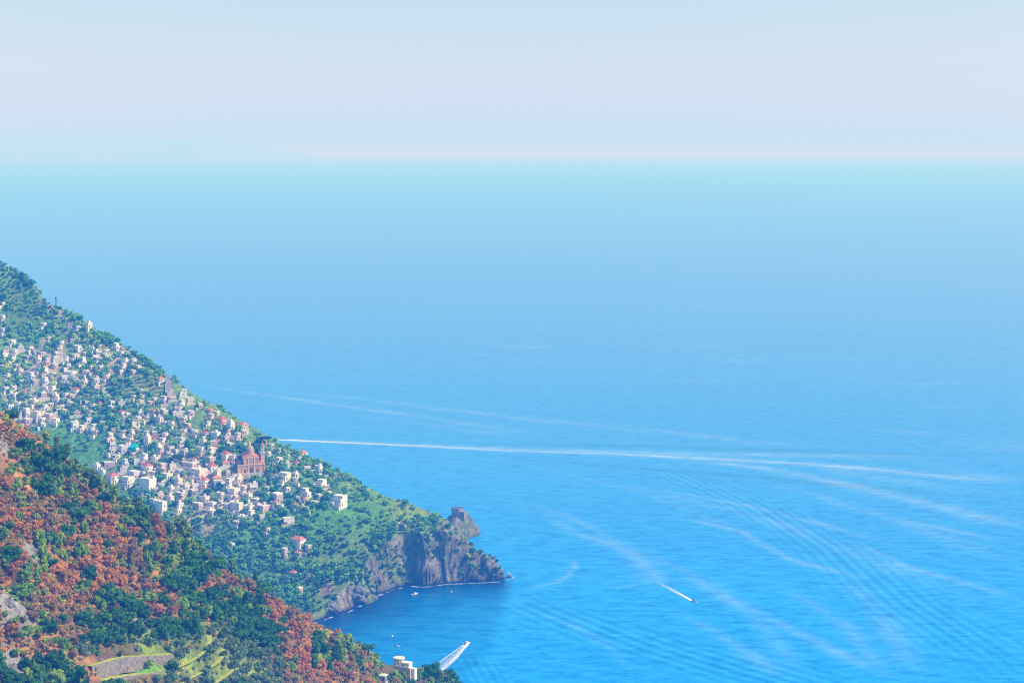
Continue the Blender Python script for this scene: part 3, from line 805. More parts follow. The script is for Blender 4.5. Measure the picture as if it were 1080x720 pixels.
def make_house(p, w, d, h, col, style, yaw, rng):
    """A house built from the ground up. style: f flat parapet roof, s stepped back upper floor, h hipped tiles, v vaulted cream roof,
    a arcaded flat house, t tower."""
    root = empty('house', p, yaw)
    wall = WALLS[col]
    b = MB()
    x0, x1, y0, y1 = -w / 2, w / 2, -d / 2, d / 2
    foot = -3.5 - 0.25 * d
    b.box(x0, x1, y0, y1, foot, h)
    rf = MB()
    roofm = ROOF_FLAT
    if style in 'fa':
        t = 0.32
        rf.box(x0 - 0.12, x1 + 0.12, y0 - 0.12, y0 + t, h + 0.003, h + 0.75).box(x0 - 0.12, x1 + 0.12, y1 - t, y1 + 0.12, h + 0.003, h + 0.75)
        rf.box(x0 - 0.12, x0 + t, y0 + t + 0.003, y1 - t - 0.003, h + 0.003, h + 0.75).box(x1 - t, x1 + 0.12, y0 + t + 0.003, y1 - t - 0.003, h + 0.003, h + 0.75)
        rf.box(x0 + t + 0.003, x1 - t - 0.003, y0 + t + 0.003, y1 - t - 0.003, h + 0.003, h + 0.25)
        if style == 'a':
            arcade(b, x0 + 0.4, x1 - 0.4, y0, foot, 2.7, max(2, int(w / 3)))
        elif w > 7 and rng.random() < 0.65:
            sx = rng.uniform(x0 + 1.2, x1 - 3.8)
            b.box(sx, sx + 2.6, y1 - 3.2, y1 - 0.6, h + 0.253, h + 2.5)      # stair head
            rf.box(sx - 0.15, sx + 2.75, y1 - 3.35, y1 - 0.45, h + 2.503, h + 2.7)
        if w > 6:
            q = rng.uniform(x0 + 1, x1 - 1.5)
            rf.box(q, q + 0.7, y1 - 1.6, y1 - 0.95, h + 0.253, h + 1.6)       # chimney block
    elif style == 's':
        u0, u1, v0 = x0 + w * rng.uniform(0.18, 0.36), x1, y0 + d * 0.28
        if rng.random() < 0.35:
            u0, u1 = x0, x1 - w * rng.uniform(0.2, 0.38)
        b.box(u0, u1, v0, y1, h + 0.003, h + 3.1)
        rf.box(u0 - 0.15, u1 + 0.15, v0 - 0.15, y1 + 0.15, h + 3.103, h + 3.5)
        rf.box(x0 - 0.1, x1 + 0.1, y0 - 0.1, y0 + 0.2, h + 0.003, h + 0.8)
        rf.box(x0 - 0.1, x0 + 0.2, y0 + 0.203, v0 - 0.153, h + 0.003, h + 0.8).box(x1 - 0.2, x1 + 0.1, y0 + 0.203, v0 - 0.153, h + 0.003, h + 0.8)
        add_windows(root, 'front', u0 + 0.5, u1 - 0.5, v0, h, h + 3.1, rng, 'tall', 2.8, 0.1)
        # a lower wing stepping down the slope
        e = w * rng.uniform(0.35, 0.6)
        b.box(x0 - 0.4, x0 - 0.4 + e, y0 - d * 0.35, y0 - 0.003, foot, h * 0.55)
        rf.box(x0 - 0.5, x0 - 0.3 + e, y0 - d * 0.35 - 0.1, y0 - 0.006, h * 0.55 + 0.003, h * 0.55 + 0.45)
    elif style in 'ho':
        roofm = ROOF_RED if style == 'h' else ROOF_ORANGE
        rf.hip(x0 - 0.5, x1 + 0.5, y0 - 0.5, y1 + 0.5, h + 0.003, h + 0.28 * min(w, d) + 0.5)
        rf.box(x0 + w * 0.2, x0 + w * 0.2 + 0.7, 0.2, 0.9, h + 0.6, h + 0.28 * min(w, d) + 0.9)
    elif style == 'v':
        n = 8
        for i in range(2):
            a0 = x0 + i * w / 2 + 0.15; a1 = x0 + (i + 1) * w / 2 - 0.15; r = (a1 - a0) / 2; c = (a0 + a1) / 2
            vs, fs = [], []
            for yy in (y0 + 0.2, y1 - 0.2):
                vs += [(c - r * math.cos(math.pi * k / n), yy, h + 0.003 + 0.55 * r * math.sin(math.pi * k / n)) for k in range(n + 1)]
            fs = [(k, k + 1, n + 2 + k, n + 1 + k) for k in range(n)] + [tuple(range(n, -1, -1)), tuple(range(n + 1, 2 * n + 2))]
            rf.add(vs, fs)
        rf.box(x0 - 0.1, x1 + 0.1, y0 - 0.1, y0 + 0.19, h + 0.006, h + 0.5)
    elif style == 't':
        rf.box(x0 - 0.25, x1 + 0.25, y0 - 0.25, y1 + 0.25, h + 0.003, h + 0.5)
        rf.lathe([(w * 0.34, h + 0.503), (w * 0.34, h + 2.0), (w * 0.26, h + 2.9), (w * 0.08, h + 3.4)], 12)
    b.build('wall', wall, root)
    rf.build('roof', roofm, root)
    zt = h - 0.1
    add_windows(root, 'front', x0 + 0.5, x1 - 0.5, y0, 0.0, zt, rng, 'small', 3.6, 0.4)
    add_windows(root, 'right', y0 + 0.5, y1 - 0.5, x1, 0.0, zt, rng, 'small', 3.4, 0.4)
    link_data('door', DOOR, root, (x1 + 0.004, y0 + 0.3 * d, 0), math.pi / 2)
    if w > 8 and rng.random() < 0.5:
        bal = MB(); zz = 3.0 if h > 5.5 else 0.1
        bal.box(x0 + 0.6, x1 - 0.6, y0 - 1.3, y0 - 0.004, zz - 0.2, zz).box(x0 + 0.6, x1 - 0.6, y0 - 1.3, y0 - 1.18, zz + 0.003, zz + 0.95)
        bal.build('balcony', wall, root)
    if rng.random() < 0.8:
        tr = MB(); e = rng.uniform(2.5, 5.0); a0, a1 = x0 - rng.uniform(0, 5), x1 + rng.uniform(0, 6)
        tr.box(a0, a1, y0 - e, y0 - 1.7, foot, 0.0).box(a0, a1, y0 - e - 0.25, y0 - e - 0.003, foot, 0.9)
        tr.build('terrace', WALLS[rng.choice('wcbc')], root)
    return root


# px py(centre) width height(px) colour style
HOUSES = """
12 378 8 5 w f;16 372 6 4 c f;30 377 10 5 g f;61 376 12 5 c s;79 375 13 5 c f;57 385 8 6 b f;72 385 6 5 w f;90 392 9 6 w v;96 388 5 8 y f;106 387 8 5 c f
102 378 12 4 g a;120 387 7 6 w f;130 386 10 9 w s;141 380 8 6 w f;140 392 6 8 w f;146 387 7 6 c f;116 391 5 5 w f;111 397 7 5 y f;20 391 9 5 p f;32 396 12 6 l s
7 397 9 5 l f;75 393 12 5 w a;67 398 9 6 l f;79 401 9 4 g f;100 400 14 6 l f;89 403 10 5 w f;79 411 11 9 w h;100 408 10 7 w f;110 412 9 8 w s;103 418 11 6 w f
94 417 7 4 b f;55 410 10 7 c s;47 409 8 6 l f;26 413 7 6 w h;34 414 9 5 w f;15 416 12 5 w a;4 418 8 6 w f;46 416 8 6 w f;58 417 10 6 c f;69 416 8 6 w f
75 417 6 6 w f;61 423 6 7 c t;35 423 14 6 c f;46 429 8 8 w s;28 433 11 9 w v;20 437 7 8 w f;39 437 13 7 c s;51 438 11 7 w f;58 443 9 6 w f;29 443 14 6 w f
78 447 11 8 w f;85 451 11 8 c s;93 442 9 6 w f;98 450 13 9 w s;105 425 7 5 w h;117 430 12 6 p f;128 425 10 7 l f;128 434 9 9 w h;130 442 10 5 l f;141 447 6 8 c f
108 446 7 5 b f;136 463 11 5 b f;147 423 6 4 w f;169 388 7 5 p f;169 399 9 7 w o;193 413 9 8 w s;190 424 13 9 c s;201 421 9 7 w f;187 436 13 7 c f;201 435 11 6 w a
173 434 12 8 l f;162 433 10 6 p o;150 423 9 6 w f;152 418 7 6 l f;158 425 7 7 o f;163 421 7 6 l f;150 412 7 5 w f;168 441 12 5 w f;173 446 8 4 g f;233 442 13 9 w h
228 435 7 5 c f;216 456 11 7 w h;227 458 12 9 w f;155 463 9 16 c t;163 458 7 12 o f;167 471 9 7 w f;190 464 14 9 l s;130 472 14 9 l f;151 481 12 10 w s;174 458 7 6 w f
115 489 14 6 p f;118 501 14 7 w h;132 487 11 8 l s;130 495 9 6 w f;134 505 13 9 w a;107 497 9 6 w f;154 491 18 10 w h;141 499 14 9 l f;171 492 15 10 w s;182 491 9 9 w f
155 508 19 16 w f;176 501 12 6 w a;187 507 11 10 c f;170 511 10 5 w f;200 489 22 6 w f;204 484 8 6 w h;211 473 12 7 w f;221 475 12 10 w s;225 467 10 8 p f;231 465 8 8 p h
238 479 13 13 w h;222 484 13 8 w f;223 491 14 8 w h;238 488 10 7 c o;209 497 22 11 c f;229 498 11 12 c f;214 506 14 9 w h;228 504 11 9 c o;233 510 9 8 w f;245 505 9 8 w f
168 522 13 7 p f;179 525 11 8 c f;191 521 14 6 g f;204 518 13 6 g a;215 525 15 7 c f;208 532 14 7 p f;169 532 17 17 w f;161 528 9 8 c f;188 532 13 7 l f;186 538 11 6 w f
223 531 12 6 w f;222 539 20 5 b a;238 533 12 7 w f;243 447 9 10 w f;234 446 8 6 c h;256 448 13 9 p o;249 459 10 9 w s;240 455 8 8 w h;238 462 11 7 p f;242 469 12 6 g f
214 465 9 6 c f;226 473 9 8 w o;293 485 11 9 w s;302 490 9 8 w f;303 481 8 4 w f;290 458 11 8 b f;308 469 14 5 p f;319 477 11 7 c o;329 481 9 6 p o;298 501 20 9 w s
292 523 15 11 b v;322 518 15 11 w s;267 512 11 9 w f;250 504 11 8 c f;258 514 9 6 c f;240 507 10 10 c s;230 509 11 10 w f;246 517 14 8 w f;249 533 16 14 w f;270 529 18 8 b s
277 535 14 9 p f;262 535 12 8 w f;265 542 11 7 w s;275 545 12 8 l f;304 548 15 8 w f;337 509 15 7 w s;336 493 11 7 w f;336 501 7 3 w f;356 526 22 14 w s;337 523 9 6 b f
332 530 10 5 b a;323 536 9 5 b f;314 569 20 11 w o;325 577 7 11 b f;314 583 9 6 p o;300 581 7 14 b f;245 574 6 5 w f;316 621 9 7 w v;309 604 12 6 p o;46 342 9 5 w f
82 345 8 4 w f;92 342 11 6 c f;2 334 7 6 c f;3 348 7 6 l f;2 320 5 4 w f;13 360 9 5 w f;15 370 7 6 w f;122 365 11 6 w s;97 367 9 5 w f;83 366 14 6 w f
62 368 8 4 b f;112 370 8 4 c f;180 446 8 6 c f;198 448 7 5 w f;246 482 9 8 w f;10 428 9 6 w f;14 408 8 5 c f;88 430 7 4 w f;68 433 6 4 b f;140 418 7 4 c f
282 478 8 5 w f;312 500 9 5 w f;352 500 8 4 c f;195 476 9 5 c f;180 472 9 6 c f;205 455 8 5 l f;144 486 8 6 w f;196 512 10 7 w f;206 512 9 6 w f;262 522 10 7 w f
283 515 8 5 c f;232 521 10 6 c f;248 524 9 6 p f;180 515 10 6 w f;250 551 9 5 b f;282 558 7 4 c f
"""
ZONES = [  # (x0, x1, y0, y1, phrase) in photo pixels
    (0, 30, 300, 352, 'high on the scrubby slope at the left edge'),
    (30, 130, 330, 358, 'high up beside the pale stepped gully'),
    (0, 60, 358, 382, 'at the upper left end of the town'),
    (60, 118, 358, 382, 'in the topmost row under the wooded crest'),
    (118, 155, 358, 400, 'in the cluster under the bare orange crest'),
    (0, 45, 382, 404, 'along the winding upper road'),
    (45, 118, 382, 404, 'in the second row above the dark cypress'),
    (0, 42, 404, 446, 'just above the rusty ridge at the left'),
    (42, 86, 404, 446, 'left of and below the dark cypress'),
    (86, 115, 404, 446, 'between the dark cypress and the terraced field'),
    (70, 115, 440, 456, 'in the white group alone amid trees'),
    (115, 150, 412, 456, 'below the green terraced field'),
    (145, 182, 385, 450, 'left of the steep straight road'),
    (182, 208, 405, 450, 'right of the steep straight road'),
    (120, 182, 450, 478, 'around the tall cream tower block'),
    (182, 206, 450, 482, 'below the dark bend of road'),
    (100, 142, 476, 512, 'in the rows just over the near pines'),
    (142, 195, 476, 516, 'around the big white block with many windows'),
    (206, 262, 436, 464, 'at the top of the quarter behind the church'),
    (195, 236, 464, 494, 'in the dense quarter left of the church'),
    (236, 262, 464, 496, 'close beside the church dome'),
    (190, 226, 494, 516, 'under the long cream terrace building'),
    (226, 262, 496, 526, 'below the church forecourt'),
    (150, 198, 512, 545, 'in the lowest rows near the tall white block'),
    (198, 245, 512, 545, 'in the lowest rows beside the pale road'),
    (240, 286, 520, 560, 'on the small spur below the church'),
    (262, 300, 450, 496, 'around the big umbrella pine'),
    (296, 345, 460, 496, 'on the skyline slope right of the church'),
    (280, 345, 496, 530, 'in the scattered gardens right of the church'),
    (320, 370, 490, 545, 'at the last gardens above the meadow'),
    (262, 320, 530, 562, 'amid green gardens low on the slope'),
    (230, 345, 560, 600, 'at the lower edge over the cliff'),
    (280, 345, 596, 640, 'down among the cliffs over the cove'),
]
COLN = {'w': 'white', 'c': 'cream', 'b': 'beige', 'l': 'pale lilac', 'p': 'pink', 'o': 'orange', 'y': 'yellow', 'g': 'grey', 'r': 'red'}
STYN = {'f': 'flat-roofed house', 's': 'stepped house with flat terraces', 'h': 'house with red tiled roof', 'o': 'house with orange tiled roof',
        'v': 'house with vaulted roof', 'a': 'flat house with a pillared front', 't': 'tower house with a small dome'}
CATN = {'h': 'house', 't': 'house'}
ORD = ['first', 'second', 'third', 'fourth', 'fifth', 'sixth', 'seventh', 'eighth', 'ninth', 'tenth', 'eleventh', 'twelfth', 'thirteenth', 'fourteenth', 'fifteenth', 'sixteenth', 'seventeenth', 'eighteenth', 'nineteenth', 'twentieth']

house_rows = []
rngh = random.Random(5)
for tok in HOUSES.replace('\n', ';').split(';'):
    t = tok.split()
    if len(t) == 6:
        house_rows.append((float(t[0]), float(t[1]), float(t[2]), float(t[3]), t[4], t[5]))
# smaller houses, outhouses and walls that fill the rows between the ones listed
frng = random.Random(31)
TOWN = [(0, 362), (60, 352), (120, 362), (150, 380), (190, 408), (240, 440), (262, 452), (330, 486), (366, 516), (362, 540), (300, 556), (250, 552), (200, 548), (160, 530), (100, 500), (72, 462), (20, 440), (0, 432)]
tx, ty = np.array([p[0] for p in TOWN]), np.array([p[1] for p in TOWN])
occ = [(r[0], r[1], r[2]) for r in house_rows]
nfill = 0
for _ in range(9000):
    if nfill >= 120: break
    px, py = frng.uniform(0, 366), frng.uniform(352, 556)
    if float(poly_sdf(np.array([px]), np.array([py]), TOWN)[0]) < 2: continue
    dd = min(math.hypot((px - a) / (0.5 * w_ + 4.2), (py - b) / 5.2) for a, b, w_ in occ)
    nd = sum(1 for a, b, w_ in occ if abs(px - a) < 22 and abs(py - b) < 16)
    if any(((px - a) / ra) ** 2 + ((py - b) / rb) ** 2 < 1 for a, b, ra, rb in ((82, 470, 34, 17), (122, 406, 26, 13), (160, 403, 14, 16), (190, 400, 14, 12), (60, 457, 14, 8), (310, 545, 40, 12), (112, 440, 14, 8), (280, 500, 12, 16))): continue
    if dd < 1.0 or nd < 4 or abs(px - 265) < 22 and 470 < py < 505: continue
    w_ = frng.uniform(5.5, 10); h_ = frng.uniform(3.5, 6)
    house_rows.append((px, py, w_, h_, frng.choice('wwwwccccbply'), frng.choice('ffffsavho' if px > 190 and frng.random() < 0.8 else 'fffffsa'))); occ.append((px, py, w_)); nfill += 1
FOOT = []        # footprints to keep plants out of
placed = []
for (px, py, w, h, c, st) in house_rows:
    if c == 'w' and rngh.random() < 0.36:
        c = rngh.choice('cccpp')
    p = far_hit(px, py + h * 0.5)
    if p is None:
        continue
    s = p[1] / F
    wm = max(4.2, w * s * 0.76); hm = max(2.8, h * s * 0.68)
    if st == 's':
        hm = max(3.4, hm - 2.6)
    if st in 'ho':
        hm = max(3.2, hm - 1.5)
    dm = min(max(4.2, wm * rngh.uniform(0.5, 0.85)), 11)
    yaw = math.radians(rngh.uniform(-62, -28))
    if rngh.random() < 0.15:
        yaw = math.radians(rngh.uniform(8, 25))
    q = p + np.array([0, dm * 0.35, 0])
    zq = p[2] + 0.15
    r = make_house((q[0], q[1], zq), wm, dm, hm, c, st, yaw, rngh)
    z = 'on the far hillside'
    for (x0, x1, y0, y1, ph) in ZONES:
        if x0 <= px <= x1 and y0 <= py <= y1:
            z = ph; break
    size = 'small ' if wm < 8.0 else ('large ' if wm > 14 else '')
    placed.append([r, px, py, f'{size}{COLN[c]} {STYN[st]}', z])
    FOOT.append((q[0], q[1], 0.5 * max(wm, dm) - 0.2)); FOOT.append((q[0] + 0.2 * wm, q[1] - 0.6 * dm, 0.4 * wm))
byk = {}
for e in placed:
    byk.setdefault((e[3], e[4]), []).append(e)
for (desc, z), es in byk.items():
    es.sort(key=lambda e: e[1])
    for k, e in enumerate(es):
        lab = f'{desc} {z}'
        if len(es) > 1:
            word = ORD[k] if k < len(es) - 1 else 'last'
            many = desc.replace('house', 'houses', 1)
            full = f'{word} from left of the {many} {z}'
            lab = full if len(full.split()) <= 16 else f'{word} {many} {z}'.replace('houses', 'house', 1)
        tag(e[0], ' '.join(lab.split()[:16]), 'house', 'houses of the hillside town')

# ------------------------------------------------------------------ the church
pc = far_hit(263, 499.5)
cs = pc[1] / F
root = empty('church', (pc[0], pc[1] + 9, pc[2] + 0.6), math.radians(15))
tag(root, 'orange and pink church with tiled dome and slim bell tower', 'church')
PK, OR = WALLS['p'], WALLS['o']
CH = plaster('church_apricot_plaster', (0.78, 0.41, 0.17), 0.12); CHP = plaster('church_trim', (0.84, 0.62, 0.40), 0.12)
b = MB(); b.box(-14.5, 14.5, -7, 9, -5, 9).box(-8.2, 8.2, -6.5, 20, 9.003, 16.5)
b.add([(-8.2, -6.5, 16.503), (8.2, -6.5, 16.503), (0, -6.5, 20.5), (-8.2, -5.2, 16.503), (8.2, -5.2, 16.503), (0, -5.2, 20.5)], [(0, 1, 2), (5, 4, 3), (0, 2, 5, 3), (2, 1, 4, 5), (1, 0, 3, 4)])
b.build('wall', CH, root)
b = MB()
for x in (-14.2, -9.2, -3.4, 3.4, 9.2, 14.2):
    b.box(x - 0.45, x + 0.45, -7.35, -7.004, -4, 8.6)
b.box(-14.9, 14.9, -7.5, -7.004, 8.603, 9.3).box(-8.6, 8.6, -6.95, -6.504, 16.0, 16.6)
for x in (-7.6, -3.2, 3.2, 7.6):
    b.box(x - 0.4, x + 0.4, -6.85, -6.504, 9.31, 15.99)
b.build('cornice', CHP, root)
rf = MB()
rf.add([(-8.7, -5.19, 16.5), (0, -5.19, 20.6), (8.7, -5.19, 16.5), (-8.7, 20.3, 16.5), (0, 20.3, 20.6), (8.7, 20.3, 16.5)], [(0, 1, 4, 3), (1, 2, 5, 4), (0, 2, 1), (3, 4, 5), (2, 0, 3, 5)])
rf.hip(8.9, 15.0, -3.0, 9.5, 9.4, 13.0).hip(-15.0, -8.9, -3.0, 9.5, 9.4, 12.6)
rf.build('roof', ROOF_ORANGE, root)
d = MB(); d.lathe([(5.0, 16.0), (5.0, 20.6), (5.4, 20.7), (5.4, 21.2), (4.9, 21.3), (4.7, 23.2), (4.0, 25.0), (2.9, 26.4), (1.5, 27.2), (1.1, 27.4)], 20, 0, 9)
dm = d.build('dome', plaster('dome_tiles', (0.50, 0.36, 0.22), 0.3), root)
d = MB(); d.lathe([(1.15, 27.35), (1.15, 29.6), (1.45, 29.8), (0.9, 30.6), (0.15, 32.4)], 10, 0, 9); d.build('lantern', CHP, dm)
t = MB(); t.box(11.4, 15.6, 3.0, 7.2, 9.0, 19.6).box(11.15, 15.85, 2.75, 7.45, 19.603, 20.2).box(11.8, 15.2, 3.4, 6.8, 20.203, 25.0).box(11.5, 15.5, 3.1, 7.1, 25.003, 25.5)
bt = t.build('bell_tower', CHP, root)
t = MB(); t.lathe([(1.55, 25.5), (1.5, 27.5), (1.2, 28.6), (0.5, 31.0), (0.1, 33.0)], 10, 13.5, 5.1); t.build('spire', ROOF_ORANGE, bt)
for z in (12.5, 16.5, 21.2):
    link_data('window', WIN['tall'], bt, (13.5, 3.0 - 0.004 if z < 20 else 3.4 - 0.004, z), 0)
big = door_mesh(); big.transform(Matrix.Diagonal((2.2, 1.0, 2.4, 1.0)))
link_data('door', big, root, (0, -7.01, 0))
for x in (-9.0 + 2.7, 6.3):
    pass
small = door_mesh(); small.transform(Matrix.Diagonal((1.4, 1.0, 1.7, 1.0)))
link_data('door', small, root, (-6.6, -7.01, 0)); link_data('door', small, root, (6.6, -7.01, 0))
for x in (-11.7, -6.6, 6.6, 11.7):
    link_data('window', WIN['small'], root, (x, -7.01, 5.4))
link_data('window', WIN['wide'], root, (0, -6.51, 11.2)); link_data('window', WIN['small'], root, (-5.4, -6.51, 11.4)); link_data('window', WIN['small'], root, (5.4, -6.51, 11.4))
FOOT.append((pc[0], pc[1] + 9, 19))
t = MB(); t.box(-18, 16, -3.2, -2.6, -9, 0.4).box(-17.99, 15.99, -2.597, 3.5, -9, 0.0).box(-18.05, 16.05, -3.3, -2.5, 0.403, 0.75)
for k in range(9):
    t.box(-17.6 + k * 4.1, -16.8 + k * 4.1, -3.45, -3.203, -9, 0.1)
o = t.build('retaining_wall', WALLS['c'], None, (pc[0] - 1, pc[1] + 1.0, pc[2] + 0.5)); o.rotation_euler = (0, 0, math.radians(10))
tag(o, 'long cream buttressed wall holding up the church forecourt', 'wall')
FOOT.append((pc[0] - 8, pc[1], 8)); FOOT.append((pc[0] + 6, pc[1], 8))

# turquoise awning on the lilac block
p = far_hit(141, 475)
root = empty('awning', (p[0], p[1] - 1, p[2]), math.radians(-20)); tag(root, 'bright turquoise tarpaulin stretched over a scaffold', 'awning')
b = MB(); b.add([(-4.5, -3, 4.2), (4.5, -3, 4.6), (4.5, 3, 7.8), (-4.5, 3, 7.2), (-4.5, -3, 0.5), (4.5, -3, 0.8), (4.5, 3, 0.8)], [(0, 1, 2, 3), (0, 4, 5, 1), (1, 5, 6, 2)])
b.build('sheet', AWNING, root)
for x, y, z in ((-4.4, -2.9, 4.1), (4.4, -2.9, 4.5), (4.4, 2.9, 7.7), (-4.4, 2.9, 7.1)):
    MB().tube((x, y, -3), (x, y, z), 0.08, 0.08).build('post', METAL, root)
FOOT.append((p[0], p[1], 6))

# watchtower on the islet rock
kx, ky = at_sea(482, 563)[:2]
ps = 1.12
tz = float(z_far(np.array([kx]), np.array([ky]))[0]); zt = H - (534.5 - HOR) * (ky / F)
root = empty('watchtower', (kx, ky, tz), math.radians(-25)); tag(root, 'squat square stone watchtower on the rock past the headland', 'tower')
hh = zt - tz
b = MB(); a, c2 = 5.4, 4.8
b.add([(-a, -a, -6), (a, -a, -6), (a, a, -6), (-a, a, -6), (-c2, -c2, hh - 1.6), (c2, -c2, hh - 1.6), (c2, c2, hh - 1.6), (-c2, c2, hh - 1.6)],
      [(4, 5, 6, 7), (0, 1, 5, 4), (1, 2, 6, 5), (2, 3, 7, 6), (3, 0, 4, 7)])
b.build('wall', STONE, root)
b = MB()
for k in range(4):
    u = -c2 + k * 2 * c2 / 3.0
    b.box(u - 0.9, u + 0.9, -c2 - 0.2, -c2 + 0.6, hh - 1.597, hh); b.box(u - 0.9, u + 0.9, c2 - 0.6, c2 + 0.2, hh - 1.597, hh)
for k in (1, 2):
    u = -c2 + k * 2 * c2 / 3.0
    b.box(-c2 - 0.2, -c2 + 0.6, u - 0.9, u + 0.9, hh - 1.594, hh - 0.003); b.box(c2 - 0.6, c2 + 0.2, u - 0.9, u + 0.9, hh - 1.594, hh - 0.003)
b.build('battlement', STONE, root)
link_data('window', WIN['tall'], root, (0, -5.2, hh * 0.5)); link_data('window', WIN['small'], root, (5.2, 0, hh * 0.5), math.pi / 2)
b = MB(); b.box(4.6, 11.0, -3.6, 3.6, -8, hh - 5.0).box(4.5, 11.1, -3.7, 3.7, hh - 4.997, hh - 4.4); b.build('annex', STONE, root)

# ruin on the meadow edge, aerial mast on the crest
p = far_hit(424, 556)
root = empty('ruined_house', p, math.radians(-15)); tag(root, 'small roofless pale ruin on the brink of the cliff', 'ruin')
b = MB(); b.box(-4, 4, -2.5, -2, -4, 4.2).box(-4, -3.5, -1.997, 2.5, -4, 5.2).box(3.5, 4, -1.997, 2.5, -4, 2.6).box(-3.497, 3.497, 2, 2.5, -4, 3.6); b.build('wall', WALLS['b'], root)
link_data('window', WIN['small'], root, (-1.5, -2.51, 1.0)); link_data('door', DOOR, root, (1.4, -2.51, 0))
p = far_hit(59, 326)
if p is None:
    p = far_hit(59, 329)
root = empty('radio_mast', p); tag(root, 'thin dark radio mast standing alone on the mountain crest', 'mast')
b = MB()
for a in range(3):
    ca, sa = math.cos(a * 2.094), math.sin(a * 2.094); cb, sb = math.cos(a * 2.094 + 2.094), math.sin(a * 2.094 + 2.094)
    b.tube((0.9 * ca, 0.9 * sa, -3), (0.55 * ca, 0.55 * sa, 15), 0.16, 0.13)
    for k in range(7):
        z0, z1 = k * 2.1, k * 2.1 + 2.1
        b.tube((0.85 * ca, 0.85 * sa, z0), (0.8 * cb, 0.8 * sb, z1), 0.07, 0.07, 4)
b.build('lattice', DARKM, root)
b = MB(); b.lathe([(0.5, 10.5), (0.5, 13.5)], 8, 0.7, 0); b.box(-0.9, -0.5, -0.5, 0.5, 12.2, 14.6); b.build('aerial', METAL, root)


# ------------------------------------------------------------------ roads on the hillside
def strip(name, pts, width, zf, hitf, lift=0.35, wall=True, wname=None, wlabel=None, wcat='wall', wside=1, wh=1.1, wmat=None):
    P = [hitf(*q) for q in pts]
    P = [q for q in P if q is not None]
    fine = []
    for a, c in zip(P[:-1], P[1:]):
        n = max(2, int(np.hypot(*(c - a)[:2]) / 3))
        fine += [a + (c - a) * k / n for k in range(n)]
    fine.append(P[-1])
    fine = np.array(fine)
    T = np.gradient(fine[:, :2], axis=0); T /= np.maximum(1e-6, np.linalg.norm(T, axis=1))[:, None]
    Nn = np.stack([-T[:, 1], T[:, 0]], 1)
    zc = zf(fine[:, 0], fine[:, 1]); zc = np.convolve(np.pad(zc, 2, 'edge'), np.ones(5) / 5, 'valid')
    z = np.maximum(zc, np.maximum(zf(*(fine[:, :2] + Nn * width / 2).T), zf(*(fine[:, :2] - Nn * width / 2).T)) * 0.6 + zc * 0.4) + lift
    Lf = fine[:, :2] + Nn * width / 2; Rt = fine[:, :2] - Nn * width / 2
    n = len(fine); vs, fs = [], []
    for i in range(n):
        vs += [(*Lf[i], z[i]), (*Rt[i], z[i]), (*Lf[i], z[i] - 5), (*Rt[i], z[i] - 5)]
    for i in range(n - 1):
        a, c = 4 * i, 4 * i + 4
        fs += [(a, a + 1, c + 1, c), (a + 1, a + 3, c + 3, c + 1), (a, c, c + 2, a + 2)]
    fs += [(0, 2, 3, 1), (4 * n - 4, 4 * n - 3, 4 * n - 1, 4 * n - 2)]
    o = link_mesh(name, vs, fs, ROADM); tag(o, kind='structure')
    if wall:
        E, G = (Lf, Lf + Nn * 0.5) if wside > 0 else (Rt, Rt - Nn * 0.5)
        vs, fs = [], []
        for i in range(n):
            vs += [(*E[i], z[i] + wh), (*G[i], z[i] + wh), (*E[i], z[i] - 6), (*G[i], z[i] - 6)]
        for i in range(n - 1):
            a, c = 4 * i, 4 * i + 4
            fs += [(a, a + 1, c + 1, c), (a + 1, a + 3, c + 3, c + 1), (a, c, c + 2, a + 2)]
        fs += [(0, 2, 3, 1), (4 * n - 4, 4 * n - 3, 4 * n - 1, 4 * n - 2)]
        o = link_mesh(wname or 'parapet', vs, fs, wmat or PALE_WALL); tag(o, wlabel, wcat)
    for q in fine[::2]:
        FOOT.append((q[0], q[1], width * 0.5 + 1.2))


strip('road', [(172, 388), (176, 396), (178, 405), (177.5, 414), (176, 424), (176, 430)], 6, z_far, far_hit, wlabel='pale wall edging the steep straight road above the town', wname='road_wall', wh=1.6, wside=-1)
strip('road', [(178, 430), (186, 438), (193, 445), (201, 452), (211, 459)], 4.5, z_far, far_hit, wlabel='dark guard wall along the road bending down to the church', wname='road_wall', wmat=ROOF_GREY, wside=-1)
strip('road', [(34, 364), (38, 372), (42, 379), (40, 386), (33, 391), (24, 394)], 5, z_far, far_hit, wlabel='pale wall of the winding upper road by the left edge', wname='road_wall', wside=-1)
strip('steps', [(77, 326), (74, 336), (73, 346), (72, 356), (71, 364)], 5, z_far, far_hit, wlabel='pale broken wall beside the stepped gully under the crest', wname='step_wall', wside=1)
strip('road', [(181, 556), (200, 550), (216, 543), (232, 536), (246, 528)], 5, z_far, far_hit, wlabel='cream wall along the lowest road under the town', wname='road_wall', wside=-1, wh=1.5, wmat=WALLS['c'])
strip('road', [(200, 493), (190, 497), (178, 506), (168, 514), (182, 517), (200, 514)], 4.5, z_far, far_hit, wlabel='pale wall of the hairpin road below the white block', wname='road_wall', wside=-1)
strip('road', [(118, 357), (126, 364), (134, 372), (142, 378)], 4.5, z_far, far_hit, wlabel='pale wall of the track under the bare crest', wname='road_wall', wside=-1)

# ------------------------------------------------------------------ plants
def sphere_dirs(n, rng):
    v = rng.normal(size=(n, 3)); return v / np.linalg.norm(v, axis=1)[:, None]


_ico = None


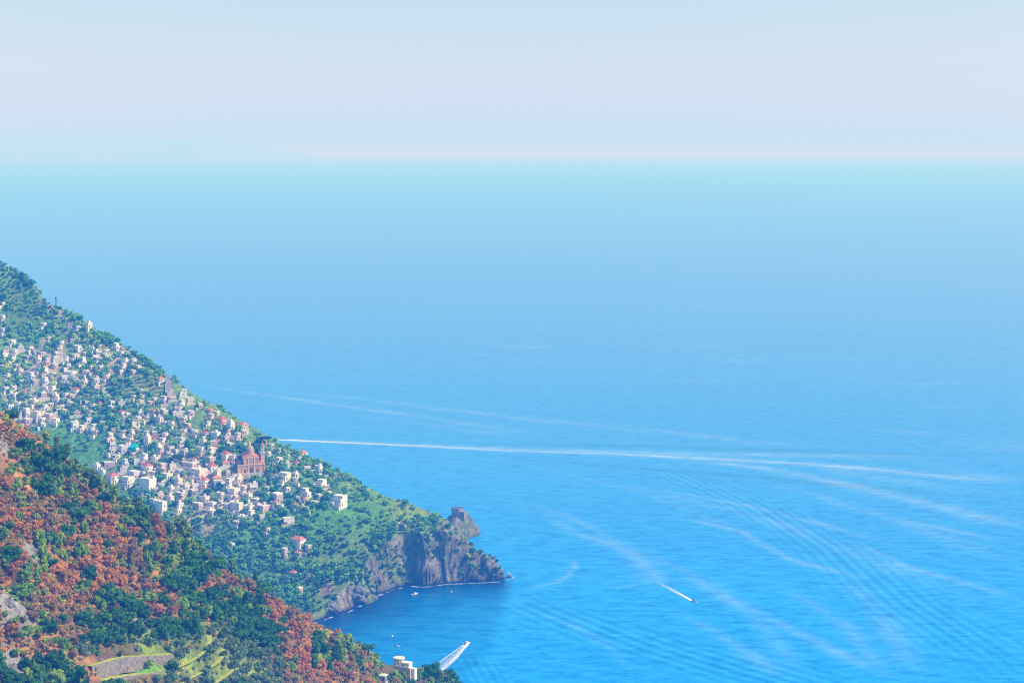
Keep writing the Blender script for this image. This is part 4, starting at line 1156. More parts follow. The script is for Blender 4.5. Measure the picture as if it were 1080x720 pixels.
def ico_core():
    """Rounded 42-point body used for the dark inside of a crown lobe."""
    global _ico
    if _ico is None:
        import bmesh
        bm = bmesh.new(); bmesh.ops.create_icosphere(bm, subdivisions=2, radius=1.0)
        bm.verts.ensure_lookup_table()
        _ico = (np.array([v.co[:] for v in bm.verts]), np.array([[v.index for v in f.verts] for f in bm.faces])); bm.free()
    return _ico


def crown_arrays(lobes, n, leaf, rng, core=0.72, jitter=0.5, flat=0.0):
    """Leaf clumps (quads) spread through lobes [(x, y, z, rx, rz)] around a darker body. Returns verts, quads, shade."""
    lo = np.array(lobes, float)
    wgt = lo[:, 3] ** 1.4 * lo[:, 4] ** 0.6; pick = rng.choice(len(lo), n, p=wgt / wgt.sum())
    d = sphere_dirs(n, rng); d[:, 2] = np.where(d[:, 2] < -0.35, -d[:, 2] * 0.5, d[:, 2]); d /= np.linalg.norm(d, axis=1)[:, None]
    r = 0.80 + 0.30 * rng.random(n) ** 0.7
    c = lo[pick]
    P = c[:, :3] + d * np.stack([c[:, 3], c[:, 3], c[:, 4]], 1) * r[:, None]
    nrm = d + rng.normal(size=(n, 3)) * jitter; nrm[:, 2] += flat; nrm /= np.linalg.norm(nrm, axis=1)[:, None]
    t = np.cross(nrm, rng.normal(size=(n, 3))); t /= np.linalg.norm(t, axis=1)[:, None]
    u = np.cross(nrm, t)
    sz = leaf * rng.uniform(0.55, 1.25, n)[:, None] * 0.5
    asp = rng.uniform(0.55, 1.0, n)[:, None]
    V = np.stack([P - t * sz - u * sz * asp * 0.5, P + t * sz * 0.3 - u * sz * asp, P + t * sz + u * sz * asp * 0.4, P - t * sz * 0.2 + u * sz * asp], 1).reshape(-1, 3)
    Q = np.arange(4 * n).reshape(n, 4)
    lob_sh = rng.random(len(lo))
    S = np.clip(0.45 * lob_sh[pick] + 0.55 * rng.random(n), 0, 1)
    return V, Q, S


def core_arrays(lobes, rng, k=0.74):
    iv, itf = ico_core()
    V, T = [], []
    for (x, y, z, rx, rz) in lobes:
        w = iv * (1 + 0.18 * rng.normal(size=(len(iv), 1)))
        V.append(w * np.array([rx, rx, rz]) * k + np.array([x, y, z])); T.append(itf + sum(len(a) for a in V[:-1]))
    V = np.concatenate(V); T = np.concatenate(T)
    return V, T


def quads_of(T):
    return np.concatenate([T, T[:, 2:3]], 1)


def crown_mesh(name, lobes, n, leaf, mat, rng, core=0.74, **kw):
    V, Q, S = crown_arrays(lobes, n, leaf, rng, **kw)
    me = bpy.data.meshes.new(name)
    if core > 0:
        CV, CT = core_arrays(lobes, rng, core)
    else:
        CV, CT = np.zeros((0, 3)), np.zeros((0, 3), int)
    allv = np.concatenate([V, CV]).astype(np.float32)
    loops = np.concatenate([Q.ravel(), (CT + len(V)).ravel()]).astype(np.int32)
    starts = np.concatenate([np.arange(len(Q)) * 4, len(Q) * 4 + np.arange(len(CT)) * 3]).astype(np.int32)
    me.vertices.add(len(allv)); me.vertices.foreach_set('co', allv.ravel())
    me.loops.add(len(loops)); me.loops.foreach_set('vertex_index', loops)
    me.polygons.add(len(starts)); me.polygons.foreach_set('loop_start', starts)
    me.materials.append(mat)
    a = me.attributes.new('shade', 'FLOAT', 'FACE')
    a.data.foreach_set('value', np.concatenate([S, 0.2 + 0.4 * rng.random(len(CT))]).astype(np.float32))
    me.update(calc_edges=True)
    return me


def trunk_mesh(h, r, spread, rng, limbs=4, lean=0.0):
    b = MB()
    top = (lean * h, 0, h)
    mid = (lean * h * 0.4, 0, h * 0.5)
    b.tube((0, 0, -1.2), mid, r * 1.25, r, 7).tube(mid, top, r, r * 0.6, 7)
    for k in range(limbs):
        a = 2 * math.pi * (k + rng.random() * 0.6) / limbs
        z0 = h * rng.uniform(0.55, 0.95)
        b.tube((lean * z0, 0, z0), (lean * h + math.cos(a) * spread, math.sin(a) * spread, h + spread * rng.uniform(0.3, 0.9)), r * 0.5, r * 0.16, 5)
    me = bpy.data.meshes.new('trunk'); me.from_pydata(b.v, [], b.f); me.materials.append(BARK)
    return me


def round_lobes(rng, R, Hc, zc, n):
    """A lumpy crown of radius R, height Hc and centre height zc."""
    L = [(0, 0, zc, R * 0.50, Hc * 0.32)]
    for k in range(n + 5):
        a = 2 * math.pi * (k + rng.uniform(-0.4, 0.45)) / n * 1.62
        e = rng.uniform(-0.55, 0.9)
        rr = R * rng.uniform(0.32, 0.88) * math.sqrt(max(0.1, 1 - e * e * 0.7))
        L.append((math.cos(a) * rr, math.sin(a) * rr, zc + e * Hc * 0.42, R * rng.uniform(0.18, 0.40), Hc * rng.uniform(0.12, 0.25)))
    return L


KINDS = {}


def protos(kind, n, make):
    KINDS[kind] = [make(np.random.default_rng(1000 + 37 * k + len(kind) * 7)) for k in range(n)]


def mk_round(mat, R, Hc, zc, lobes, leaves, leaf, th, tr, **kw):
    def f(rng):
        R_, H_ = R * rng.uniform(0.85, 1.15), Hc * rng.uniform(0.85, 1.15)
        L = round_lobes(rng, R_, H_, zc, lobes)
        return crown_mesh('crown', L, leaves, leaf, LEAF[mat], rng, **kw), trunk_mesh(th, tr, R_ * 0.5, rng)
    return f


def mk_umbrella(mat, R, th, leaves, leaf):
    def f(rng):
        L = [(0, 0, th + 1.2, R * 0.6, 1.3)]
        for k in range(9):
            a = 2 * math.pi * k / 9 + rng.uniform(-.2, .2); rr = R * rng.uniform(0.45, 0.75)
            L.append((math.cos(a) * rr, math.sin(a) * rr, th + 0.8 + rng.uniform(-0.3, 0.9), R * rng.uniform(0.24, 0.36), rng.uniform(0.8, 1.3)))
        return crown_mesh('crown', L, leaves, leaf, LEAF[mat], rng), trunk_mesh(th, 0.35, R * 0.6, rng, 6)
    return f


def mk_cone(mat, R, Hc, leaves, leaf):
    def f(rng):
        L = []
        for k in range(7):
            t = k / 6.0; rr = R * (1 - t) ** 0.8 + 0.35
            L.append((rng.uniform(-.15, .15), rng.uniform(-.15, .15), 1.4 + t * (Hc - 1.6), rr * 0.75, Hc * 0.12))
            for j in range(4 if k < 5 else 0):
                a = rng.uniform(0, 6.28)
                L.append((math.cos(a) * rr * 0.6, math.sin(a) * rr * 0.6, 1.3 + t * (Hc - 1.6), rr * 0.42, Hc * 0.09))
        return crown_mesh('crown', L, leaves, leaf, LEAF[mat], rng), trunk_mesh(Hc * 0.6, 0.3, 0.3, rng, 2)
    return f


def mk_spray(mat, R, Hc, leaves, leaf):
    """A loose upright pine: clumps of needles on separate limbs with gaps of sky."""
    def f(rng):
        L = []
        for k in range(15):
            t = rng.uniform(0.25, 1.0); a = rng.uniform(0, 6.28); rr = R * (1.12 - 0.75 * t) * rng.uniform(0.3, 1.0)
            L.append((math.cos(a) * rr, math.sin(a) * rr, t * Hc, R * rng.uniform(0.24, 0.42), R * rng.uniform(0.18, 0.30)))
        L.append((0, 0, Hc * 0.55, R * 0.45, Hc * 0.24))
        return crown_mesh('crown', L, leaves, leaf, LEAF[mat], rng, core=0.62), trunk_mesh(Hc * 0.75, 0.24, R * 0.5, rng, 6)
    return f


protos('rust', 6, mk_round('rust', 2.7, 5.2, 2.9, 13, 900, 0.52, 2.2, 0.16, core=0.66, jitter=0.5))
protos('umber', 5, mk_round('umber', 2.6, 4.6, 2.5, 12, 800, 0.50, 2.0, 0.16, core=0.66, jitter=0.55))
protos('dark', 6, mk_round('dark', 3.3, 6.0, 3.4, 15, 1000, 0.60, 2.6, 0.24))
protos('mid', 6, mk_round('mid', 3.0, 5.6, 3.2, 14, 950, 0.56, 2.4, 0.2))
protos('pine', 6, mk_spray('pine', 3.3, 8.2, 760, 0.75))
protos('olive', 5, mk_round('olive', 2.4, 3.8, 2.7, 11, 520, 0.55, 1.9, 0.2, core=0.6, jitter=0.9))
protos('cone', 3, mk_cone('dark', 3.0, 11.0, 900, 0.75))
protos('umbrella', 3, mk_umbrella('cliff', 7.6, 8.5, 900, 1.0))
protos('cypress', 2, mk_cone('dark', 1.7, 11.0, 420, 0.8))

# what grows where on the near spur: nearest seed (photo pixel) decides
SEEDS = """
10 440 bare;30 455 bare;45 468 bare;14 424 mid;52 458 pine;20 470 umber;35 480 mid;60 490 dark;75 478 pine;85 490 pine;95 505 pine;110 515 pine;128 528 pine;150 538 pine;165 548 pine;180 552 pine;198 572 pine;215 580 mid
20 500 mid;5 490 bare;8 520 umber;30 520 mid;50 515 dark;65 525 mid;80 520 umber;100 530 umber;45 540 umber;25 545 rust;10 560 rust;5 540 rust;60 555 umber;80 545 dark;75 565 umber;100 560 umber;115 550 rust;130 565 rust;135 550 mid;155 570 pine;170 565 rust
185 580 pine;205 595 dark;225 605 dark;40 560 rust;30 585 bare;50 580 mid;62 585 mid;90 580 rust;105 590 rust;120 585 umber;140 590 umber;150 605 umber;165 595 mid;180 605 mid;190 620 dark;210 625 dark
15 600 rust;40 610 mid;25 625 mid;55 610 rust;75 605 rust;90 605 rust;110 612 rust;120 620 rust;100 630 rust;80 625 rust;60 630 rust;45 640 umber;30 660 mid;70 640 umber;90 645 umber;110 640 umber;130 610 rust;140 625 rust;150 635 mid;135 650 dark;120 655 dark;105 665 dark
10 680 rust;25 690 umber;40 665 mid;50 690 umber;35 710 dark;10 700 dark;60 660 umber;65 680 mid;80 670 umber;90 690 olive;75 700 mid;60 715 dark;95 680 dark;110 685 dark;125 675 dark;140 670 dark;155 660 dark;150 680 olive;130 690 olive;170 670 dark;165 690 olive;180 660 dark;185 680 olive;175 640 dark;160 640 rust
170 620 rust;185 640 rust;195 650 mid;200 665 dark;200 640 dark;215 645 dark;230 640 dark;220 625 rust;235 620 rust;240 610 rust;230 590 rust;245 600 mid;255 605 rust;255 620 umber;265 625 rust;270 612 cone;280 625 dark;245 635 mid;260 640 dark;250 655 dark;240 660 dark;225 660 dark;255 675 dark;270 660 dark;275 680 dark;265 650 umber
275 640 rust;285 650 rust;290 635 rust;300 645 rust;310 650 rust;295 660 rust;305 670 rust;290 675 dark;285 690 dark;300 690 rust;315 680 rust;320 665 rust;325 650 rust;335 660 bare;345 660 bare;330 675 bare;340 680 mid;335 695 dark;320 700 rust;310 705 rust;305 715 umber;350 670 umber;350 690 dark;360 685 pine;365 672 mid;375 680 mid;345 705 rust;330 715 rust;360 705 umber;372 715 umber
385 690 mid;380 700 mid;395 700 mid;400 715 mid;390 715 rust;418 712 mid;430 715 mid;440 710 dark;450 705 dark;455 715 mid;470 710 dark;480 715 dark;410 705 dark;200 690 olive;215 700 olive;230 690 olive;240 680 olive;220 680 olive;245 705 olive;235 715 olive;205 710 olive;190 715 olive;260 695 olive;275 700 olive;290 710 olive;265 712 olive;280 718 olive;235 670 olive;100 715 bare;150 712 bare;120 705 bare
-20 560 rust;-20 640 umber;-20 480 umber;-20 700 dark;250 740 dark;120 740 mid;20 740 dark;350 740 rust;440 740 mid;180 740 olive;500 745 dark
"""
seeds, skinds = [], []
for tok in SEEDS.replace('\n', ';').split(';'):
    t = tok.split()
    if len(t) == 3:
        seeds.append((float(t[0]), float(t[1]))); skinds.append(t[2])
seeds = np.array(seeds)

TERR = []   # filled by the terrace part: (x, y, radius) without plants


def terrace(pts, tread, drop, label, k, fwd=0.3):
    """A dry-stone terrace wall with its grassy tread on top, built along a line on the slope."""
    P = [hit(*q, z_near0, 0.33, 0.85) for q in pts]
    fine = []
    for a, c in zip(P[:-1], P[1:]):
        n = max(2, int(np.linalg.norm(c - a) / 1.2)); fine += [a + (c - a) * i / n for i in range(n)]
    fine.append(P[-1]); fine = np.array(fine)
    T = np.gradient(fine[:, :2], axis=0); T /= np.maximum(1e-6, np.linalg.norm(T, axis=1))[:, None]
    D = np.stack([T[:, 1], -T[:, 0]], 1)            # right of travel = downhill side
    z = np.convolve(np.pad(fine[:, 2], 3, 'edge'), np.ones(7) / 7, 'valid') + 0.3
    n = len(fine); rng = np.random.default_rng(k)
    wob = np.convolve(rng.normal(size=n + 4), np.ones(5) / 5, 'valid') * 0.35
    front = fine[:, :2] + D * (fwd + wob[:, None]); back = fine[:, :2] - D * tread
    w = MB(); vs, fs = [], []
    rows = 5
    for i in range(n):
        for r in range(rows + 1):
            o_ = front[i] + D[i] * (0.10 * r + rng.normal() * 0.10); vs.append((*o_, z[i] - drop * r / rows))
    for i in range(n - 1):
        for r in range(rows):
            a = i * (rows + 1) + r; c = a + rows + 1
            fs.append((a, c, c + 1, a + 1))
    m = MATS.get('dry_stone') or STONEW
    o = link_mesh('terrace_wall', vs, fs, m); tag(o, label, 'wall')
    vs, fs = [], []
    for i in range(n):
        e = 0.08 * rng.normal()
        vs += [(*front[i], z[i] + 0.01), (*(front[i] * 0.5 + back[i] * 0.5), z[i] + 0.12 + e), (*back[i], z[i] + 0.05)]
    for i in range(n - 1):
        a = 3 * i; fs += [(a, a + 1, a + 4, a + 3), (a + 1, a + 2, a + 5, a + 4)]
    o = link_mesh('terrace_path', vs, fs, GRASSM); tag(o, kind='structure')
    for q in fine[::2]:
        TERR.append((q[0], q[1], tread * 0.35 + 0.8))
    return fine, D, z


m, nt, out = new_mat('dry_stone')
v = N(nt, 'ShaderNodeTexVoronoi', Scale=1.5); g = nt.nodes.new('ShaderNodeNewGeometry'); nt.links.new(g.outputs['Position'], v.inputs['Vector'])
n1 = noise(nt, 0.5, 4)
c = mixc(nt, 0.6, ramp(nt, v.outputs['Color'], [(0.2, (0.12, 0.10, 0.10)), (0.8, (0.34, 0.30, 0.28))]), ramp(nt, n1, [(0.3, (0.14, 0.12, 0.12)), (0.7, (0.38, 0.33, 0.29))]))
bsdf(nt, out, c, 0.95, 0.1, bump(nt, v.outputs['Distance'], 0.3, 0.9)); STONEW = m
m, nt, out = new_mat('terrace_grass')
n1 = noise(nt, 0.35, 4); n2 = noise(nt, 2.0, 3)
c = ramp(nt, n1, [(0.30, (0.30, 0.50, 0.02)), (0.50, (0.48, 0.56, 0.04)), (0.68, (0.74, 0.56, 0.20))])
c = mixc(nt, 0.35, c, ramp(nt, n2, [(0.3, (0.05, 0.10, 0.01)), (0.7, (0.34, 0.34, 0.08))]))
bsdf(nt, out, c, 0.95, 0.1, bump(nt, n2, 0.2, 0.7)); GRASSM = m
m, nt, out = new_mat('meadow_grass')
n1 = noise(nt, 0.4, 4)
bsdf(nt, out, ramp(nt, n1, [(0.3, (0.13, 0.40, 0.02)), (0.7, (0.26, 0.50, 0.03))]), 0.95, 0.1, bump(nt, noise(nt, 3.0, 3), 0.2, 0.7)); MEADOW = m

terrace([(92, 702), (110, 697), (128, 692.5), (150, 691.5), (178, 689.5)], 3.2, 7.5, 'tall grey stone wall under the uppermost grassy terrace', 1, 2.4)
terrace([(106, 719), (120, 715), (140, 712), (158, 710), (171, 708)], 4.0, 4.0, 'low stone wall under the bright green lower terrace', 2)
terrace([(218, 668), (219, 677), (215, 685), (207, 692), (198, 698), (184, 704)], 2.4, 2.2, 'innermost of three curved terrace walls among olive trees', 3)
terrace([(233, 684), (232, 692), (227, 699), (215, 706), (200, 714), (190, 720)], 2.6, 2.2, 'middle of three curved terrace walls among olive trees', 4)
terrace([(245, 690), (245, 699), (241, 708), (232, 715), (222, 721)], 2.8, 2.4, 'outermost of three curved terrace walls among olive trees', 5)
terrace([(182, 694), (193, 700), (190, 708), (183, 716)], 1.2, 2.0, 'short stone wall between the green terrace and the olives', 6)

# limestone outcrops
m, nt, out = new_mat('limestone')
n1 = noise(nt, 0.5, 5, 0.7); n2 = noise(nt, 2.2, 4, 0.7)
c = mixc(nt, ramp(nt, n2, [(0.38, (1, 1, 1)), (0.55, (0, 0, 0))]), ramp(nt, n1, [(0.3, (0.24, 0.21, 0.21)), (0.6, (0.44, 0.41, 0.41)), (0.75, (0.40, 0.31, 0.23))]), (0.13, 0.12, 0.12))
bsdf(nt, out, c, 0.95, 0.1, bump(nt, math_n(nt, 'ADD', n1, n2), 0.8, 0.9)); LIME = m
m, nt, out = new_mat('sea_cliff_limestone')
n1 = noise(nt, 0.3, 5, 0.7); n2 = noise(nt, 1.3, 4, 0.7)
c = mixc(nt, ramp(nt, n2, [(0.36, (1, 1, 1)), (0.52, (0, 0, 0))]), ramp(nt, n1, [(0.3, (0.20, 0.21, 0.23)), (0.6, (0.36, 0.36, 0.38)), (0.78, (0.40, 0.33, 0.28))]), (0.08, 0.09, 0.10))
bsdf(nt, out, c, 0.95, 0.1, bump(nt, math_n(nt, 'ADD', n1, n2), 1.5, 0.9)); COASTROCK = m
ROCKS = [(36, 582, 7, 'split pale limestone outcrop among rust bushes up the slope'), (10, 636, 9, 'big pale limestone cliff block at the left edge'), (27, 652, 6, 'sunlit edge of limestone right of the big cliff block'),
         (12, 706, 10, 'shadowed grey crag in the bottom left corner'), (46, 713, 6, 'grey ledge right of the shadowed crag'), (150, 660, 5, 'bluish rock face peeping from the dark grove'),
         (108, 712, 5, 'jagged pale rock beside the green terrace'), (2, 470, 6, 'grey rock face at the left edge under bare orange earth'), (135, 630, 3, 'small pale boulder above the dark grove'), (120, 513, 3, 'small grey rock on the pine ridge')]
iv, itf = None, None
import bmesh
_bm = bmesh.new(); bmesh.ops.create_icosphere(_bm, subdivisions=4, radius=1.0); _bm.verts.ensure_lookup_table()
IV4 = np.array([v.co[:] for v in _bm.verts]); IF4 = np.array([[v.index for v in f.verts] for f in _bm.faces]); _bm.free()
for k, (px, py, r, lab) in enumerate(ROCKS):
    p = near_hit(px, py)
    if p is None:
        continue
    d = 1 + 0.42 * fbm(IV4[:, 0] * 2 + k * 9, IV4[:, 2] * 2 + IV4[:, 1] * 1.7, 1.0, 4, 300 + k) + 0.25 * fbm(IV4[:, 0] * 5 + IV4[:, 1] * 4, IV4[:, 2] * 6, 1.0, 3, 340 + k)
    V = IV4 * d[:, None] * np.array([r * 0.8, r * 0.7, r]) * 0.62
    me = np_mesh('rock_outcrop', V, IF4, [LIME])
    o = bpy.data.objects.new('rock_outcrop', me); COL.objects.link(o); o.location = (p[0] - 1, p[1] + 1, p[2] - 0.2 * r); o.scale = (0.8, 0.8, 0.8); tag(o, lab, 'rock')
    TERR.append((p[0], p[1], r * 0.55))


for k, (px, py, r, lab) in enumerate([(377, 630, 18, 'pale hump-backed rock standing in the inner corner of the cove'), (349, 642, 11, 'tumbled pale rock at the water below the lowest white house'),
                                      (538, 608.6, 4.5, 'low dark rock just off the tip of the headland'), (430, 613, 8, 'broken rock at the foot of the headland cliff'), (392, 624, 6, 'small boulder beside the hump-backed rock')]):
    p = far_hit(px, py)
    if p is None or p[2] < -1: p = at_sea(px, py)
    d = 1 + 0.5 * fbm(IV4[:, 0] * 2 + k * 5, IV4[:, 2] * 2 + IV4[:, 1] * 1.7, 1.0, 4, 400 + k) + 0.3 * fbm(IV4[:, 0] * 5 + IV4[:, 1] * 4, IV4[:, 2] * 6, 1.0, 3, 440 + k)
    me = np_mesh('coastal_rock', IV4 * d[:, None] * np.array([r * 0.95, r * 0.8, r * 0.8]) * 0.6, IF4, [COASTROCK])
    o = bpy.data.objects.new('coastal_rock', me); COL.objects.link(o); o.location = (p[0], p[1] + 0.15 * r, max(0, p[2]) + 0.12 * r); tag(o, lab, 'rock')

# plants on the near spur
def poisson(n, x0, x1, y0, y1, rad, rng):
    """Dart throwing with a radius; returns points."""
    cell = rad / 1.414; grid = {}; pts = []
    for _ in range(n):
        x, y = rng.uniform(x0, x1), rng.uniform(y0, y1)
        i, j = int(x // cell), int(y // cell); ok = True
        for a in range(i - 2, i + 3):
            for b in range(j - 2, j + 3):
                q = grid.get((a, b))
                if q and (q[0] - x) ** 2 + (q[1] - y) ** 2 < rad * rad:
                    ok = False; break
            if not ok: break
        if ok:
            grid[(i, j)] = (x, y); pts.append((x, y))
    return np.array(pts)


for q in ((413, 708), (421, 709), (430, 712), (438, 715), (421, 713), (430, 716), (404, 716), (413, 713)):
    p = near_hit(*q); TERR.append((p[0], p[1], 7.0))
for q in ((120, 700), (140, 699), (160, 698), (172, 699), (115, 708), (130, 706), (150, 705), (165, 705)):
    p = near_hit(*q); TERR.append((p[0], p[1], 5.0))
TA = np.array(TERR)
rng = random.Random(21)
pts = poisson(80000, -330, 10, 690, 1150, 3.7, rng)
pz = z_near(pts[:, 0], pts[:, 1])
yr = np.interp(pts[:, 0], _nr[:, 0], _nr[:, 1])
SIZE = {'rust': (0.55, 1.05), 'umber': (0.5, 1.0), 'dark': (0.65, 1.15), 'mid': (0.5, 1.0), 'pine': (0.6, 1.05), 'olive': (0.75, 1.1)}
near_plants = []
jn = fbm(pts[:, 0], pts[:, 1], 24, 3, 71); jm = fbm(pts[:, 0] + 500, pts[:, 1], 24, 3, 72)
for (x, y), z, r_, a, b in zip(pts, pz, yr, jn, jm):
    if y > r_ + 5:
        continue
    px, py = to_px((x, y, z))
    if px < -14 or px > 510 or py > 738 or py < 380:
        continue
    if len(TA) and (((TA[:, 0] - x) ** 2 + (TA[:, 1] - y) ** 2) < TA[:, 2] ** 2).any():
        continue
    k = int(np.argmin((seeds[:, 0] - px - 11 * a) ** 2 + (seeds[:, 1] - py - 11 * b) ** 2)); kd = skinds[k]
    u = rng.random()
    if kd == 'bare':
        if u > 0.30: continue
        kd = 'umber' if u < 0.16 else ('rust' if u < 0.22 else 'mid'); scl = 0.5
    else:
        scl = 1.0
        if kd in ('rust', 'umber'):
            if u < 0.15: kd = 'mid'
            elif u < 0.20: kd = 'dark'
            elif u < 0.42: kd = 'umber' if kd == 'rust' else 'rust'
        elif kd == 'mid' and u < 0.16: kd = 'umber'
        elif kd == 'mid' and u < 0.3: kd = 'dark'
        elif kd == 'dark' and u < 0.14: kd = 'mid'
        elif kd == 'pine' and u < 0.25: kd = 'mid' if u < 0.15 else 'dark'
        elif kd == 'cone': kd = 'dark'
    lo, hi = SIZE[kd]
    near_plants.append([px, py, x, y, z, kd, 1.12 * scl * (lo + 1.45 * (hi - lo) * rng.random() ** 2.0)])
NAMES = {'rust': ('rust_tree', 'rusty tree', 'tree'), 'umber': ('brown_shrub', 'dull brown shrub', 'shrub'), 'dark': ('oak_tree', 'dark evergreen oak', 'tree'),
         'mid': ('green_shrub', 'green leafy bush', 'shrub'), 'pine': ('pine_tree', 'yellow-green pine', 'tree'), 'olive': ('olive_tree', 'grey-green olive tree', 'tree')}
NZ = [(-50, 70, 380, 520, 'near the top of the near ridge'), (70, 150, 380, 545, 'on the ridge edge under the town'), (150, 235, 380, 615, 'on the ridge edge below the lowest road'), (-50, 60, 520, 600, 'on the upper left slope'),
      (60, 150, 520, 620, 'on the middle of the rusty slope'), (-50, 60, 600, 670, 'beside the pale limestone block'), (60, 160, 600, 660, 'in the rusty band above the dark grove'), (-50, 90, 660, 760, 'in the bottom left corner'),
      (90, 205, 655, 692, 'in the grove just above the grey terrace'), (160, 235, 600, 660, 'on the slope left of the dark grove'), (90, 190, 690, 760, 'beside the grassy terraces'), (190, 300, 660, 760, 'around the curved olive terraces'),
      (235, 335, 560, 665, 'on the rusty spur edge over the cove'), (285, 370, 640, 760, 'on the bare orange nose of the spur'), (370, 520, 640, 760, 'at the foot of the spur by the white villa')]
groups = {}
count = {}
near_plants.sort(key=lambda e: e[3])      # nearest first
rest = []
for e in near_plants:
    px, py, x, y, z, kd, scl = e
    zone = 'on the near spur'
    for (x0, x1, y0, y1, ph) in NZ:
        if x0 <= px < x1 and y0 <= py < y1:
            zone = ph; break
    if count.get(kd, 0) >= 300:
        rest.append(e); continue
    count[kd] = count.get(kd, 0) + 1
    me, tk = KINDS[kd][rng.randrange(len(KINDS[kd]))]
    nm, desc, cat = NAMES[kd]
    root = empty(nm, (x, y, z - 0.25), rng.uniform(0, 6.28))
    sx = scl * rng.uniform(0.8, 1.25)
    link_data('crown', me, root, (0, 0, 0), 0, (sx, scl * rng.uniform(0.8, 1.2), scl * rng.uniform(0.8, 1.25)))
    link_data('trunk', tk, root, (0, 0, 0), 0, (scl, scl, scl))
    groups.setdefault((desc, cat, zone), []).append((root, px, py, scl))


def label_group(desc, cat, zone, es):
    """Give the outstanding members of a patch their own label; those that nothing tells apart share one."""
    g = f'{desc}s {zone}'
    for r, *_ in es:
        tag(r, f'{desc} {zone}', cat, g)
    if len(es) == 1:
        return
    if len(es) <= 12:
        words_ = ['first', 'second', 'third', 'fourth', 'fifth', 'sixth', 'seventh', 'eighth', 'ninth', 'tenth', 'eleventh', 'twelfth']
        for k, e in enumerate(sorted(es, key=lambda q: q[1])):
            e[0]['label'] = f'{words_[k]} from left of {desc}s {zone}'
        return
    left = list(es)
    for word, key in (('largest', lambda e: -e[3]), ('leftmost', lambda e: e[1]), ('rightmost', lambda e: -e[1]), ('topmost', lambda e: e[2]), ('lowest', lambda e: -e[2])):
        if not left:
            break
        e = min(es, key=key)
        if e in left:
            left.remove(e); e[0]['label'] = f'{word} {desc} {zone}'
    if len(left) == 1:
        left[0][0]['label'] = f'{desc} by itself {zone}'
    else:
        for e in left:
            e[0]['label'] = f'{desc} among others {zone}'


for (desc, cat, zone), es in groups.items():
    label_group(desc, cat, zone, es)


def merged_plants(name, items, mat_of, label_kind='stuff'):
    """Many small plants that nobody would count, as one mesh. items: (crown mesh, x, y, z, scale, rz, shade shift)."""
    cache = {}
    Vs, Ls, Ss, Sh, Mi = [], [], [], [], []
    off = 0; loff = 0
    mats = []
    for me, x, y, z, s, rz, sh in items:
        if me.name not in cache:
            n = len(me.vertices); co_ = np.empty(n * 3, np.float32); me.vertices.foreach_get('co', co_)
            li = np.empty(len(me.loops), np.int32); me.loops.foreach_get('vertex_index', li)
            st = np.empty(len(me.polygons), np.int32); me.polygons.foreach_get('loop_start', st)
            sd = np.empty(len(me.polygons), np.float32); me.attributes['shade'].data.foreach_get('value', sd)
            cache[me.name] = (co_.reshape(-1, 3), li, st, sd)
            if me.materials[0] not in mats: mats.append(me.materials[0])
        c_, li, st, sd = cache[me.name]
        ca, sa = math.cos(rz), math.sin(rz)
        V = np.stack([(c_[:, 0] * ca - c_[:, 1] * sa) * s + x, (c_[:, 0] * sa + c_[:, 1] * ca) * s + y, c_[:, 2] * s + z], 1)
        Vs.append(V); Ls.append(li + off); Ss.append(st + loff); Sh.append(np.clip(sd * 0.7 + sh, -0.2, 1.4)); Mi.append(np.full(len(st), mats.index(me.materials[0]), np.int32))
        off += len(V); loff += len(li)
    me = bpy.data.meshes.new(name)
    V = np.concatenate(Vs).astype(np.float32); Lp = np.concatenate(Ls).astype(np.int32); St = np.concatenate(Ss).astype(np.int32)
    me.vertices.add(len(V)); me.vertices.foreach_set('co', V.ravel()); me.loops.add(len(Lp)); me.loops.foreach_set('vertex_index', Lp)
    me.polygons.add(len(St)); me.polygons.foreach_set('loop_start', St)
    for m_ in mats: me.materials.append(m_)
    me.polygons.foreach_set('material_index', np.concatenate(Mi))
    a = me.attributes.new('shade', 'FLOAT', 'FACE'); a.data.foreach_set('value', np.concatenate(Sh).astype(np.float32))
    me.update(calc_edges=True)
    o = bpy.data.objects.new(name, me); COL.objects.link(o); tag(o, kind='stuff')
    return o


# undergrowth between the trees: low tufts of many tints
und = []
def mk_tuft(mat, seed):
    r = np.random.default_rng(seed)
    L = [(r.uniform(-.6, .6), r.uniform(-.6, .6), r.uniform(0.3, 0.9), r.uniform(.5, .8), r.uniform(.4, .7)) for _ in range(4)]
    return crown_mesh('tuft', L, 60, 0.55, LEAF[mat], r, core=0.6)
TUFT = {k: [mk_tuft(k, 70 + i) for i in range(3)] for k in ('rust', 'umber', 'mid', 'dark', 'olive')}
pts = poisson(90000, -330, 10, 690, 1150, 2.1, rng)
pz = z_near(pts[:, 0], pts[:, 1]); yr = np.interp(pts[:, 0], _nr[:, 0], _nr[:, 1])
for (x, y), z, r_ in zip(pts, pz, yr):
    if y > r_ + 3: continue
    px, py = to_px((x, y, z))
    if px < -10 or px > 505 or py > 735: continue
    if len(TA) and (((TA[:, 0] - x) ** 2 + (TA[:, 1] - y) ** 2) < (TA[:, 2] * 0.9) ** 2).any(): continue
    kd = skinds[int(np.argmin((seeds[:, 0] - px - rng.uniform(-8, 8)) ** 2 + (seeds[:, 1] - py - rng.uniform(-8, 8)) ** 2))]
    if kd == 'bare':
        if rng.random() < 0.55: continue
        kd = rng.choice(['rust', 'umber', 'umber', 'mid'])
    kd = {'pine': 'mid', 'cone': 'dark'}.get(kd, kd)
    if rng.random() < 0.25: kd = rng.choice(['rust', 'umber', 'mid', 'umber'])
    und.append((TUFT[kd][rng.randrange(3)], x, y, z - 0.1, rng.uniform(0.9, 2.0), rng.uniform(0, 6.28), rng.uniform(0.0, 0.6)))
